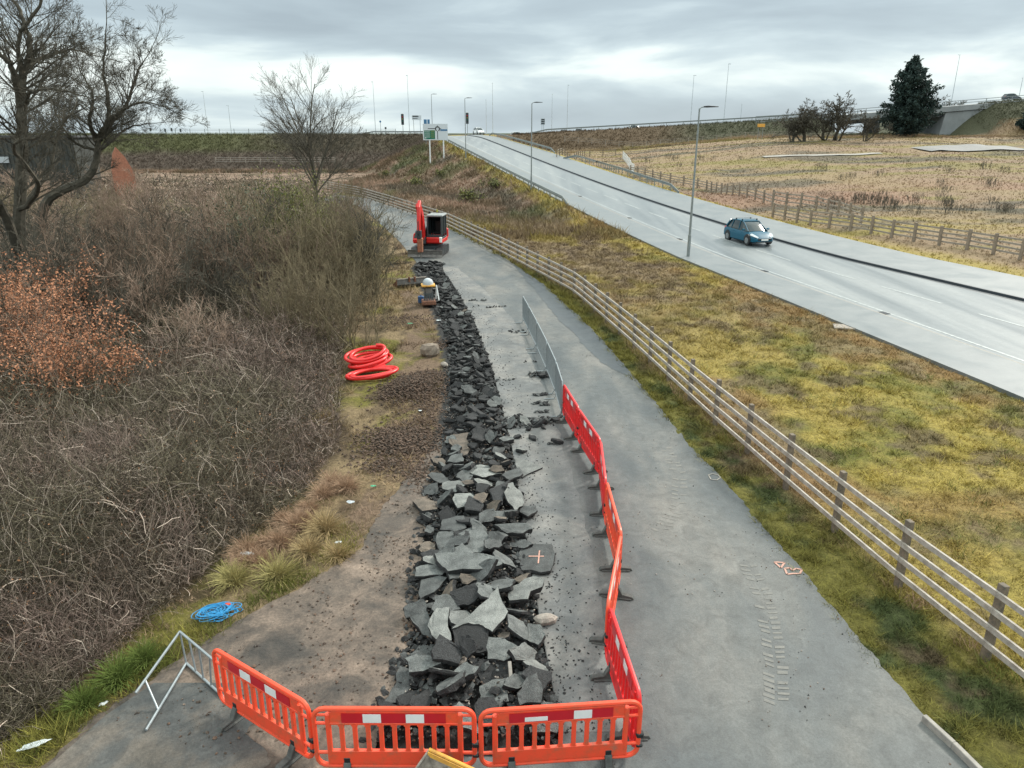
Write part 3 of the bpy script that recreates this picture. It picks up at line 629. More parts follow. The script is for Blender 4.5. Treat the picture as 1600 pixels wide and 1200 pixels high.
protos = [shrub('bare_shrub', 3.2, 3, 26, M['bark_mid'], 1), shrub('bare_shrub', 3.4, 2.6, 24, M['bark_olive'], 2, up=.09, lean=.35),
          shrub('bare_shrub', 3.0, 3.2, 26, M['bark_dark'], 3, lean=.7), shrub('bare_shrub', 3.0, 3, 22, M['bark_pale'], 4, lean=.6)]
lab = ['brown bare shrub in the mass of scrub left of the path', 'olive stemmed bare shrub in the mass of scrub left of the path', 'dark twiggy bare shrub in the mass of scrub left of the path', 'pale twiggy bare shrub in the mass of scrub left of the path']
grp = ['brown shrubs left of the path', 'olive shrubs left of the path', 'dark shrubs left of the path', 'pale shrubs left of the path']
used = [False]*4
def shr(k, x, Y, s, sz=None, label=None):
    global used
    if not used[k]: t = protos[k]; used[k] = True
    else: t = copy_tree(protos[k])
    put(t, x, Y, s, None, sz)
    if label: tag(t, label, 'shrub'); 
    else: tag(t, lab[k], 'shrub', grp[k])
    if label and 'group' in t: del t['group']
    return t
rr = random.Random(5)
pts = []
tries = 0
while len(pts) < 112 and tries < 12000:
    tries += 1
    Y = 23*(100/23)**rr.random(); xe = float(thE(Y)); xl = -Y*.78-3; x = xe-1.4-(xe-1.4-xl)*rr.random()
    px = 800+x/(Y*c_+7*s_)*F
    if Y < 30 and px > 470: continue
    if Y < 27 and px > 330: continue
    if 230 < px < 560 and Y > 78: continue
    s = .62+.5*rr.random()
    if 390 < px < 545 and 30 < Y < 60: s *= .72
    mind = 1.5+.016*Y
    if all((x-a)**2+(Y-b)**2 > (mind*2.0 if Y < 50 else mind*2.6)**2 for a, b, _ in pts): pts.append((x, Y, s))
for x, Y, s in pts:
    px = 800+x/(Y*c_+7*s_)*F
    if px > 380: k = rr.choice([1,1,0,2])
    elif Y > 45: k = rr.choice([3,0,3,1])
    else: k = rr.choice([0,2,1,2,3])
    h = s*(1.0 if Y > 34 else .72)
    if Y > 62: h *= .95
    if px < 300: h *= 1.22
    if 300 < px < 420 and Y < 60: h *= 1.1
    shr(k, x, Y, h*1.1, h)
# particular shrubs
p = at(300, 545); shr(2, p.x, p.y+2.0, 1.25, 1.2, 'dense dark grey bush behind the brambles, darkest of the scrub')
for q, (px, py, sc) in enumerate([(470,545,.95),(525,560,.85),(545,500,.95),(430,560,.8)]):
    p = at(px, py); shr(1, p.x, p.y+1.2, sc, sc*1.05, ['olive stemmed bush left of the scraped soil, behind the thicket', 'upright olive bush nearest the red duct coils', 'olive bush close to the muddy buckets beside the rubble', 'low olive bush at the front edge of the taller scrub'][q])
for q, (px, py, sc, k_, lb_) in enumerate([(548,478,1.05,1,'olive bush leaning over the straw verge behind the red duct'),(553,425,1.15,2,'dark bush at the verge edge level with the excavator'),(548,385,1.1,0,'brown bush crowding the left edge of the path beyond the excavator'),(535,352,1.1,1,'olive bush where the path disappears behind the scrub'),(40,590,1.25,2,'dark bush hiding the foot of the large bare tree'),(120,560,1.25,0,'brown bush in front of the leaning bent tree'),(200,560,1.1,3,'pale twiggy bush right of the orange leaved one'),(10,640,.9,0,'brown bush at the left edge below the orange leaves')]):
    p = at(px, py); shr(k_, p.x, p.y+1.2, sc, sc*1.1, lb_)
for q, (px, Y_, sc, k_, lb_) in enumerate([(5,25,1.55,2,'tall dark bush wrapped round the base of the large bare tree'),(75,26.5,1.5,2,'tall dark bush between the two leaning bare trunks'),(130,28,1.35,0,'tall brown bush under the arching bent trunk'),(-30,29,1.6,2,'dark bush cut by the left edge above the orange leaves'),(240,27,1.25,2,'dark bush in front of the tall brown ones'),(215,30,1.35,2,'tall dark thicket bush right of the orange leaves'),(275,31,1.5,0,'very tall brown bush in the middle of the scrub'),(345,33,1.55,2,'very tall dark bush behind the grey brambles'),(405,31,1.4,0,'tall brown bush left of the olive stems'),(455,33,1.5,1,'very tall olive stemmed bush below the ivy'),(505,32,1.35,1,'tall olive bush close to the straw verge'),(535,36,1.25,1,'olive bush just left of the slim dark tree'),(300,42,1.45,3,'tall pale twiggy bush below the left embankment fence'),(180,40,1.5,0,'tall brown bush beneath the salmon gable'),(390,44,1.35,1,'tall olive bush left of the dark ivy')]):
    d = ray(px, 400); shr(k_, d[0]/d[1]*Y_, Y_, sc, sc*1.0, lb_)
p = at(572, 470); t = shrub('small_bare_tree', 4.2, 1.0, 13, M['bark_dark'], 31, up=.12, lean=.22, r0=.05); put(t, p.x-.1, p.y+.5, 1); tag(t, 'slim dark bare tree at the path edge beside the excavator', 'tree')
t = shrub('ivy_bush', 3.6, 4, 22, M['bark_olive'], 33, leaf=(6000, .075, .25, M['ivy'])); q_ = atY(470, 290, 37); put(t, q_.x, 37, .72, sz=1.40); tag(t, 'yellow green ivy covered bush below the tall bare tree', 'bush')
t = shrub('ivy_bush', 3.4, 4, 20, M['bark_dark'], 34, leaf=(5000, .075, .28, mat('dark_ivy', (.055,.08,.032), .6, col2=(.02,.035,.02), scale=2, coords='World'))); q_ = atY(408, 330, 37.5); put(t, q_.x, 37.5, 1.0, sz=1.25); tag(t, 'dark green ivy covered bush left of the yellow green one', 'bush')
for q, (px, py, Y, s) in enumerate([(95, 600, 19.5, 1.0), (25, 560, 22, 1.05)]):
    d = ray(px, 500); x = d[0]/d[1]*Y
    t = shrub('orange_bush', 3.9, 3.2, 15, M['bark_mid'], 40+q, lean=.6, leaf=(9000, .05, .16, M['orange_leaf'])); put(t, x, Y, s, sz=.95)
    tag(t, ['bush holding withered orange leaves at the left among brambles', 'smaller orange leaved bush behind the first at the far left'][q], 'bush')

def limbtree(name, limbs, m, seed, lv1, lv2, r_end=.4, label=None, cat='tree', tw=.008):
    """limbs: list of (points, r0, r1); twigs grown off them"""
    rg = np.random.RandomState(seed); t = thing(name, label, cat, limbs[0][0][0]); off = np.array(limbs[0][0][0])
    T = MB(); allS = []; allD = []; allL = []; allR = []
    for (pts, r0, r1, Ls, den) in limbs:
        den = den*1.45
        P = [np.array(q, float)-off for q in pts]
        # smooth
        n = (len(P)-1)*6+1; tt = np.linspace(0, len(P)-1, n); Q = []
        for k in tt:
            i = min(int(k), len(P)-2); f = k-i; p0 = P[max(i-1,0)]; p1 = P[i]; p2 = P[i+1]; p3 = P[min(i+2, len(P)-1)]
            Q.append(.5*((2*p1)+(-p0+p2)*f+(2*p0-5*p1+4*p2-p3)*f*f+(-p0+3*p1-3*p2+p3)*f**3))
        Q = np.array(Q)+rg.normal(0, .02, (n,3)); rad = [r0+(r1-r0)*i/(n-1) for i in range(n)]
        T.tube([Vector(q) for q in Q], rad, 8)
        k = max(1, int(den)); ii = rg.randint(int(n*.2), n, k); dd = nrm(np.gradient(Q, axis=0))[ii]
        pr = nrm(np.cross(dd, rg.normal(0, 1, (k,3)))); D = dd*.6+pr*.8; D[:,2] = D[:,2]*.6+.25
        allS.append(Q[ii]); allD.append(D); allL.append(Ls*rg.uniform(.5, 1.2, k)*(1.2-.6*ii/n)); allR.append(np.clip(np.array(rad)[ii]*.38, .010, .045))
        allS.append(Q[-1:]); allD.append(nrm(np.gradient(Q, axis=0))[-1:]); allL.append(np.array([Ls])); allR.append(np.array([r1]))
    T.build('trunk', m, t, smooth=True)
    S = np.concatenate(allS); D = np.concatenate(allD); L = np.concatenate(allL); Rr = np.concatenate(allR)
    (A, B, ra, rb), tips = branchset(S, D, L, Rr, [lv1, lv2, (5, .1, (32,10), .8, .65)], rg, .075, .035, 6)
    ra = np.maximum(ra, tw); rb = np.maximum(rb, tw*.8)
    link('crown', segmesh(name+'_crown', A, B, ra, rb, 3), m, t); return t
def L3(lst, Y0):
    return [tuple(atY(px, py, Y0+dy)) for px, py, dy in lst]
# big tree far left
Y0 = 27
limbtree('bare_tree', [(L3([(25,560,0),(30,420,0),(30,330,0),(34,250,0),(33,170,0),(35,120,.3),(48,85,.5),(40,40,.8),(20,0,1)], Y0), .26, .05, 2.2, 24),
    (L3([(30,400,0),(5,330,-1),(-30,270,-2),(-80,200,-3)], Y0), .20, .05, 2.3, 10),
    (L3([(33,170,0),(20,110,-.6),(0,85,-1),(-40,60,-1)], Y0), .12, .04, 2.0, 9),
    (L3([(36,120,.2),(55,95,1),(80,85,1.5),(115,78,2)], Y0), .10, .03, 1.7, 13),
    (L3([(36,190,0),(42,150,-1),(60,142,-1.5),(105,140,-2)], Y0), .09, .03, 1.5, 11),
    (L3([(30,330,0),(60,290,-1),(20,230,-3),(60,215,-3.5)], Y0), .10, .03, 1.4, 7),
    (L3([(35,120,.2),(30,60,0),(60,10,0),(70,-40,0)], Y0), .08, .03, 2.0, 10),
    (L3([(30,330,.5),(75,270,1.5),(90,210,2),(110,180,2.2)], Y0), .09, .03, 1.5, 9)], M['bark_dark'], 5, (6, .2, (40,12), .62, .55), (4, .15, (36,12), .7, .6), label='large spreading bare tree at the far left edge', tw=.0040)
Y0 = 34
limbtree('bare_tree', [(L3([(60,380,0),(70,320,0),(100,296,0),(135,280,0),(150,250,0),(155,215,0),(168,190,0),(170,160,0),(162,110,0),(165,60,0)], Y0), .24, .03, 1.9, 20),
    (L3([(155,215,0),(180,185,.5),(200,160,1),(212,120,1.5),(225,95,1.5)], Y0), .12, .025, 2.0, 15),
    (L3([(150,220,0),(140,190,-.5),(145,150,-1),(125,110,-1)], Y0), .10, .025, 2.0, 14),
    (L3([(170,188,0),(205,165,0),(230,160,0),(262,168,0)], Y0), .06, .02, 1.6, 12),
    (L3([(150,240,0),(180,215,.5),(200,200,1),(235,192,1)], Y0), .07, .02, 1.5, 11),
    (L3([(150,235,0),(120,225,-.5),(95,195,-1),(80,150,-1)], Y0), .07, .02, 1.8, 12)], M['bark_dark'], 6, (6, .2, (40,12), .62, .55), (4, .15, (36,12), .7, .6), label='bare tree with a bent trunk arching up right of the large one', tw=.0046)
b0 = atY(500, 372, 58); b0.z = float(H(b0.x, 58)); rg_ = np.random.RandomState(12)
t = thing('bare_tree', 'tall round headed bare tree above the yellow green ivy bush', 'tree', b0)
MB().tube([(0,0,-.2),(.03,0,1.5),(-.03,0,3.0),(0,0,4.3)], [.24,.20,.18,.15], 9).build('trunk', M['bark_dark'], t, smooth=True)
k_ = 9; S = np.zeros((k_,3)); S[:,2] = np.linspace(2.9, 4.3, k_); az = np.arange(k_)*2.4+rg_.uniform(-.3,.3,k_); le = np.linspace(.75, .12, k_)
D = np.stack([np.sin(le)*np.cos(az), np.sin(le)*np.sin(az), np.cos(le)], 1)
(A, B, ra, rb), tips = branchset(S, D, np.linspace(5.2, 6.6, k_), np.linspace(.07, .10, k_), [(11, .18, (36,8), .58, .5), (8, .15, (33,9), .52, .55), (5, .15, (30,9), .62, .6)], rg_, .07, .03, 7)
link('crown', segmesh('centre_crown', A, B, np.maximum(ra, .0065), np.maximum(rb, .005), 3), M['bark_dark'], t)
# right-hand field trees
ft = shrub('field_tree', 6.3, .7, 4, M['bark_dark'], 60, lv=[(12, .3, (48,14), .45, .5), (9, .2, (48,15), .5, .5), (5,.2,(45,15),.5,.6)], up=.03, lean=.42, r0=.17, tw=4.2)
fl = ['low wind shaped bare tree, leftmost of the row before the bridge', 'bare tree with a flat crown second from the left in the row before the bridge', 'bare tree third from the left in the row before the bridge', 'bare tree with the widest crown just left of the conifer row', 'thin bare tree nearest the left side of the tall conifer', 'bare round tree just right of the tall conifer']
for q, (px, py, sc, hz) in enumerate([(1238,210,.62,.62), (1257,209,.75,.8), (1290,208,.75,.75), (1308,207,.85,.92), (1353,205,.5,.6), (1466,207,.95,.95)]):
    t = ft if q == 0 else copy_tree(ft)
    p = hit(px, py) if q == 5 else atY(px, py, 150); put(t, p.x, p.y, sc*1.9, q*1.3, hz*1.38, z=float(H(p.x, p.y))-.2); tag(t, fl[q], 'tree', 'bare trees in the field')
def conifer(name, h, w_, seed, label, loc, n=150, dens=46, ls=.34):
    rg = np.random.RandomState(seed); t = thing(name, label, 'tree', loc)
    MB().tube([(0,0,-.3),(0,0,h*.5),(0,0,h*.97)], [.28,.16,.03], 8).build('trunk', M['bark_dark'], t)
    Cs = []; seg = []
    for k in range(n):
        f = (k+.5)/n; z = h*(.03+.95*f); a = k*2.4+rg.uniform(-.4,.4); prof = math.sin(min(1, (1-f)*1.12+.0)*PI/2)**.95*(1 if f > .12 else .72+2.3*f); Lb = w_*.5*prof*rg.uniform(.62, 1.22)*(1+.16*math.sin(a*1.0+f*5))+.12
        rise = rg.uniform(.15, .55)
        d = np.array((math.cos(a), math.sin(a), rise)); m_ = max(8, int(dens*(Lb/w_*2+.25)))
        s = rg.uniform(.12, 1, m_)**.7; P = np.array((0,0,z))+d*(s*Lb)[:,None]+rg.normal(0, 1, (m_,3))*np.array((1,1,.9))*(.20+.22*(1-s)*Lb*.5)[:,None]; Cs.append(P)
        seg.append((np.array((0,0,z)), np.array((0,0,z))+d*Lb*.9))
    C = np.concatenate(Cs); link('crown', leafmesh(name+'_crown', C, ls, rg, 2.2), M['conifer'], t)
    A = np.array([s[0] for s in seg]); B = np.array([s[1] for s in seg]); link('branches', segmesh(name+'_b', A, B, np.full(len(A), .05), np.full(len(A), .01)), M['bark_dark'], t)
    return t
p = hit(1411, 214); hh = 112*p.y/1148*1.0
conifer('conifer', hh, hh*.66, 3, 'tall dark conifer standing alone in the right hand field', (p.x, p.y, p.z-.2), n=260, dens=95, ls=.30)
p = hit(1600, 208); conifer('conifer', 8.6, 6.5, 9, 'dark dense conifer cut by the right edge of the picture', (p.x+2.0, p.y, p.z-.2), n=120, dens=60, ls=.42)
# dark bushes on bank below the sign and weeds in the right field
bp = shrub('bank_bush', 1.2, 1.6, 12, M['bark_dark'], 70, leaf=(500, .13, .12, M['ivy']), tw=2.2)
bl = ['small dark bush on the bank left of the sign posts', 'dark bush low on the bank under the direction sign', 'dark bush on the bank near the end of the guardrail', 'dark bush by the path fence behind the excavator', 'round dark bush high on the bank near the road', 'dark bush on the bank halfway down to the fence']
for q, (px, py, s) in enumerate([(603,277,1.0), (648,292,1.2), (772,297,1.1), (733,318,1.3), (688,276,.9), (665,252,.8)]):
    t = bp if q == 0 else copy_tree(bp); p = hit(px, py); put(t, p.x, p.y, s); tag(t, bl[q], 'bush', 'bushes on the road bank')
wp = shrub('dead_weed', 1.0, 2.2, 26, M['bark_dark'], 75, lv=[(5,.3,(30,10),.4,.6)], up=.1, lean=.25, r0=.014, tw=1.6)
q = 0
for i in range(46):
    px = rr.uniform(1270, 1590); py = 312+ (px-1270)*.05+rr.uniform(-8, 14) if i < 26 else rr.uniform(262, 330)
    if i >= 38: px = rr.uniform(985, 1160); py = rr.uniform(246, 262)
    t = wp if i == 0 else copy_tree(wp); p = hit(px, py); put(t, p.x, p.y, rr.uniform(.6, 1.1)); tag(t, 'clump of dark dead weeds standing in the field beyond the road', 'weeds', 'dead weeds in the right field')
# straw grass tufts left
def tuft(name, n, h, seed, col, lab_, loc, s=1):
    rg = np.random.RandomState(seed); az = rg.uniform(0, 2*PI, n); le = rg.uniform(.15, 1.1, n)
    D = np.stack([np.sin(le)*np.cos(az), np.sin(le)*np.sin(az), np.cos(le)], 1); S = np.zeros((n,3)); S[:,:2] = rg.normal(0, .05, (n,2))
    P, DD, rad = grow(S, D, h*rg.uniform(.6, 1.1, n), np.full(n, .0045), np.full(n, .002), 4, .06, -.22, rg); A, B, ra, rb = flat(P, rad)
    c = np.tile(np.array(col)*rg.uniform(.6, 1.3, (n,1)), (4,1)); o = link(name, segmesh(name, A, B, ra, rb, 3, c), M['blade']); o.location = loc; o.scale = (s,)*3
    return o
tl = ['pale tussock with a green heart above the blue rope', 'pale tussock left of the biggest one above the muddy apron', 'tall straw tussock at the top corner of the muddy apron', 'small straw tussock beside the checked white litter', 'straw tussock at the thicket edge, halfway along the apron', 'bleached tussock beside the red duct']
for q, (px, py, s) in enumerate([(433,905,1.2), (365,912,1.1), (508,832,1.25), (525,872,.9), (480,865,1.0), (505,660,1.0)]):
    p = at(px, py); o = tuft('grass_tussock', 420, .42, 80+q, (.36,.27,.14) if q not in (0,1) else (.33,.29,.12), None, (p.x, p.y, float(H(p.x, p.y))), s); tag(o, tl[q], 'grass tussock', 'tussocks at the thicket edge')
rt = random.Random(8); first_t = None
for q in range(30):
    px = 372+rt.random()*175; py = 900-(px-372)*.80+rt.uniform(-35, 12); sz_ = rt.uniform(.55, 1.1)
    p = at(px, py)
    if p.x > float(drL(p.y))-.15: continue
    if first_t is None: o = first_t = tuft('straw_tussock', 300, .40, 120, (.36,.245,.165), None, (p.x, p.y, 0), sz_)
    else: o = first_t.copy(); COL.objects.link(o); o.scale = (sz_,)*3
    o.location = (p.x, p.y, float(H(p.x, p.y))); o.rotation_euler = (0,0, rt.uniform(0, 6)); tag(o, 'small pinkish straw tussock among the others at the bramble edge', 'grass tussock', 'small straw tussocks by the brambles')
gl = ['green grass clump below the white carrier bag', 'green grass clump at the bottom left, by the steel trestle', 'green grass clump between the trestle and the brambles']
for q, (px, py, s) in enumerate([(130,1105,1.0), (185,1065,1.15), (225,1035,1.0)]):
    p = at(px, py); o = tuft('grass_clump', 500, .36, 95+q, (.11,.15,.035), None, (p.x, p.y, 0), s); tag(o, gl[q], 'grass clump', 'green clumps at the thicket edge')

# ------------------------------------------------------------ broken asphalt
def slabpoly(r, rg, n=None):
    n = n or rg.randint(5, 8); a = np.sort(rg.uniform(0, 2*PI, n)); a = np.linspace(0, 2*PI, n, endpoint=False)+rg.uniform(-.35, .35, n)
    rad = r*rg.uniform(.65, 1.15, n); el = rg.uniform(.6, 1.0); return [(rad[i]*math.cos(a[i]), rad[i]*math.sin(a[i])*el) for i in range(n)]
def slabmesh(P, th, rg, mats, name='slab', chip=True):
    """irregular slab: jagged top outline, rough broken sides, undercut bottom"""
    Q = []
    for i in range(len(P)):
        a = np.array(P[i]); b = np.array(P[(i+1) % len(P)]); L = np.linalg.norm(b-a); k = 3 if chip else 2
        nrml = np.array((b[1]-a[1], a[0]-b[0]))/(L+1e-6)
        for j in range(k): Q.append(a+(b-a)*j/k+(nrml*rg.normal(0, .045*L) if j else 0))
    n = len(Q); c = np.mean(Q, 0)
    top = [Vector((q[0], q[1], th/2+rg.normal(0, th*.05))) for q in Q]
    inn = [Vector((c[0]+(q[0]-c[0])*.8, c[1]+(q[1]-c[1])*.8, th/2+rg.normal(0, th*.07))) for q in Q]
    md = [Vector((c[0]+(q[0]-c[0])*rg.uniform(.97, 1.06), c[1]+(q[1]-c[1])*rg.uniform(.97, 1.06), rg.normal(0, th*.12))) for q in Q]
    bt = [Vector((c[0]+(q[0]-c[0])*rg.uniform(.82, .98), c[1]+(q[1]-c[1])*rg.uniform(.82, .98), -th/2+rg.normal(0, th*.08))) for q in Q]
    m = MB(); V = top+md+bt+inn; Fs = []; 
    m.add(V, [], 0)
    for i in range(n):
        j = (i+1) % n
        m.f += [[i, j, n+j, n+i], [n+i, n+j, 2*n+j, 2*n+i]]; m.m += [1, 1]
        m.f += [[i, j, 3*n+j, 3*n+i]]; m.m += [0]
    m.f += [[3*n+i for i in range(n)], [2*n+i for i in range(n)][::-1]]; m.m += [0, 1]
    return m
rgs = np.random.RandomState(77)
def traced(px, zt, th, topm, label, tiltx=0, tilty=0):
    P = [at(a, b, zt) for a, b in px]; c = sum(P, Vector())/len(P)
    loc = [(p.x-c.x, p.y-c.y) for p in P]
    ar = sum(loc[i][0]*loc[(i+1) % len(loc)][1]-loc[(i+1) % len(loc)][0]*loc[i][1] for i in range(len(loc)))
    if ar < 0: loc = loc[::-1]
    o = slabmesh(loc, th, rgs, None).build('broken_chunk', [M[topm], M['slab_dark']])
    o.location = (c.x, c.y, zt-th/2); o.rotation_euler = (tiltx, tilty, 0); tag(o, label, 'broken asphalt', 'broken asphalt pieces'); return o
TR = [
 ([(778,918),(794,956),(769,985),(755,976),(732,972),(706,979),(740,955),(765,935)], .34, .09, 'slab_pale', 'pale star shaped asphalt slab on top of the heap', .05, -.03),
 ([(706,981),(741,970),(766,979),(763,996),(762,1013),(727,1020),(706,1022)], .26, .10, 'slab_dark', 'square dark asphalt slab just below the pale star shaped one', .14, 0),
 ([(797,917),(834,901),(851,905),(825,935),(796,938)], .30, .10, 'slab_pale', 'pale pointed asphalt slab at the right edge of the heap', .02, 0),
 ([(658,905),(687,900),(699,903),(679,925),(657,935)], .20, .08, 'slab_top', 'grey asphalt slab at the left edge level with the pale pointed one', 0, -.05),
 ([(683,950),(703,950),(700,968),(706,1000),(683,998),(668,976)], .30, .09, 'slab_pale', 'pale asphalt slab left of the square dark one', .03, -.06),
 ([(640,960),(668,955),(690,985),(682,1002),(660,990)], .16, .09, 'slab_top', 'grey asphalt slab at the left rim of the heap beside the mud', 0, -.08),
 ([(763,996),(787,997),(808,1008),(797,1026),(787,1031),(762,1029)], .24, .09, 'slab_top', 'speckled grey slab right of the square dark slab', .05, .03),
 ([(729,1029),(792,1030),(797,1047),(790,1060),(753,1065),(745,1047)], .16, .10, 'slab_dark', 'dark upturned slab under the speckled grey one', .15, 0),
 ([(769,1063),(792,1060),(795,1094),(771,1102),(749,1094),(749,1073)], .18, .09, 'slab_top', 'grey slab nearest the joint of the two front barriers', .05, .02),
 ([(642,1022),(662,1007),(687,1012),(685,1030),(667,1042),(645,1035)], .12, .08, 'slab_top', 'rounded grey slab at the left rim near the front barriers', 0, 0),
 ([(625,1040),(655,1052),(650,1062),(622,1097),(600,1101),(610,1080)], .09, .07, 'slab_top', 'long wedge of asphalt lying on mud behind the middle front barrier', 0, 0),
 ([(675,1062),(682,1067),(682,1100),(620,1101),(650,1080)], .10, .08, 'slab_top', 'triangular grey slab right of the long wedge', 0, 0),
 ([(815,850),(862,850),(867,865),(860,892),(815,891),(810,872)], .09, .07, 'slab_top', 'flat grey slab marked with a pink cross at the right of the rubble', 0, 0),
 ([(679,865),(707,860),(722,850),(740,864),(760,865),(780,870),(785,880),(770,885),(700,891),(687,880)], .36, .12, 'slab_top', 'largest wavy edged slab across the left half of the heap', .04, 0),
 ([(715,835),(750,817),(760,832),(765,850),(750,862),(727,865),(722,848)], .30, .09, 'slab_top', 'broad grey slab resting above the largest wavy one', .03, .03),
 ([(685,830),(710,830),(707,850),(687,859),(681,845)], .24, .10, 'slab_top', 'blocky grey slab left of the broad grey one', 0, -.05),
 ([(691,812),(725,805),(729,825),(710,830),(687,827)], .26, .09, 'slab_top', 'grey slab directly behind the blocky one', 0, 0),
 ([(710,772),(735,771),(751,784),(715,792),(707,780)], .28, .08, 'slab_pale', 'pale flat slab in the middle of the heap', .05, 0),
 ([(792,760),(800,757),(817,772),(817,785),(805,794),(790,780)], .26, .08, 'slab_pale', 'pale leaning slab by the saw cut edge', .1, .25),
 ([(691,755),(720,749),(732,755),(712,769),(692,764)], .24, .08, 'slab_pale', 'dusty slab left of the middle, behind the pale flat one', 0, 0),
 ([(715,740),(740,727),(747,735),(730,751),(712,745)], .28, .09, 'slab_top', 'grey slab tilted behind the dusty one', .1, .1),
 ([(704,680),(732,675),(730,710),(720,712),(702,692)], .20, .10, 'slab_brown', 'mud stained slab at the left where the heap narrows', 0, 0),
 ([(784,742),(812,730),(817,740),(797,750)], .22, .08, 'slab_top', 'small bluish slab by the cut beside the flat triangle', 0, 0),
 ([(772,820),(825,817),(832,825),(817,832),(792,832)], .26, .10, 'slab_top', 'long thin slab bridging towards the saw cut', .05, .04),
 ([(812,790),(837,790),(840,797),(825,807),(812,800)], .14, .08, 'slab_top', 'round slab spilled over the saw cut', 0, 0),
 ([(805,715),(848,730),(816,745)], .06, .05, 'slab_pale', 'thin triangular piece lying flat on the path', 0, 0),
 ([(797,750),(790,762),(785,787),(770,780),(765,765)], .26, .09, 'slab_dark', 'dark slab left of the pale leaning one', .05, .05),
 ([(645,783),(660,777),(683,783),(683,795),(660,798)], .12, .12, 'slab_brown', 'brown block lying on the mud left of the heap', 0, 0),
 ([(655,850),(668,845),(680,850),(678,860),(658,862)], .12, .10, 'slab_brown', 'small brown block on the mud left of the wavy slab', 0, 0),
]
for a in TR: traced(*a)
p = [at(*q, .092) for q in ((829,868),(845,868))]
X_ = MB()
def mark(name, pts, wd, z, m, label, cat='paint mark', closed=False):
    mb = MB(); P = [at(a, b, z) for a, b in pts]
    if closed: P.append(P[0])
    for a, b in zip(P[:-1], P[1:]): mb.bar(a, b, wd, .003)
    return tag(mb.build(name, m), label, cat)
mark('paint_cross', [(826,869),(850,869)], .03, .101, M['pink_paint'], 'pink stroke of the cross painted on a flat slab')
mark('paint_cross', [(843,860),(841,880)], .025, .104, M['pink_paint'], 'second pink stroke crossing the first on a flat slab')
mark('paint_triangle', [(1210,878),(1226,879),(1220,887)], .035, .022, M['pink_paint'], 'small pink triangle sprayed on the path edge', closed=True)
mark('paint_loops', [(1226,888),(1234,887),(1238,891),(1244,888),(1253,890),(1250,896),(1240,896),(1230,897)], .035, .022, M['pink_paint'], 'pink looping figures sprayed on the path edge', closed=True)
mark('paint_ring', [(1107,742),(1113,740),(1122,742),(1126,746),(1120,750),(1111,749)], .025, .022, M['kerb_pale'], 'pale ring on the right edge of the path', 'ring', closed=True)
# slab copies: meshes shared between copies
pm = []
for k in range(26):
    r = .24; tm = ['slab_top','slab_top','slab_pale','slab_top','slab_dark','slab_dark','slab_top','slab_brown'][k % 8]
    o = slabmesh(slabpoly(r, rgs), rgs.uniform(.06, .10), rgs, None).build('broken_chunk', [M[tm], M['slab_dark']]); pm.append((o, tm))
first = [True]*26
desc = {'slab_top': 'grey', 'slab_pale': 'pale dusty', 'slab_dark': 'dark upturned', 'slab_brown': 'mud stained'}
def heap(x, Y):
    a, b = trL(Y), cut(Y); t = np.clip((x-a)/(b-a+1e-6), 0, 1); return np.interp(Y, [8,15,22,40], [.24,.2,.13,.10])*np.sin(t*PI)**.6*(.55+.9*fbm(x*1.3, Y*1.3, 7))
trpos = [(sum((at(a, b, t[1]) for a, b in t[0]), Vector())/len(t[0])) for t in TR]
cnt = 0; tries = 0; plc = []
NS = 270
while cnt < NS and tries < 30000:
    tries += 1
    Y = 7.5*(44.0/7.5)**(rgs.uniform(0, 1)**.9); a, b = float(trL(Y)), float(cut(Y))
    x = rgs.uniform(a+.08, b-.12); sp_ = False
    if rgs.uniform() < .05 and Y > 16 and Y < 17.6: x = rgs.uniform(b, b+.9)
    s = rgs.uniform(.75, 1.45) if Y < 15 else rgs.uniform(.62, 1.1)
    if any((q.x-x)**2+(q.y-Y)**2 < (.30)**2 for q in trpos): continue
    if any((q[0]-x)**2+(q[1]-Y)**2 < ((.19+.006*Y)*s)**2 for q in plc): continue
    k = rgs.randint(0, 26)
    if Y > 21 and pm[k][1] in ('slab_pale','slab_brown') and rgs.uniform() < .7: k = rgs.choice([4,5,12,13,20,21])
    if Y > 17 and rgs.uniform() < .45: k = rgs.choice([4,5,12,13,20,21])
    o = pm[k][0] if first[k] else pm[k][0].copy()
    if not first[k]: COL.objects.link(o)
    first[k] = False
    o.location = (x, Y, float(heap(x, Y))+.02+rgs.uniform(-.03, .09)); o.rotation_euler = (rgs.normal(0, .30), rgs.normal(0, .30), rgs.uniform(0, 6.28)); o.scale = (s, s*rgs.uniform(.7, 1.1), rgs.uniform(.8, 1.2))
    tag(o, desc[pm[k][1]]+' piece of broken asphalt lying in the long heap', 'broken asphalt', 'broken asphalt pieces'); plc.append((x, Y)); cnt += 1
for k in range(26):
    if first[k]: bpy.data.objects.remove(pm[k][0])
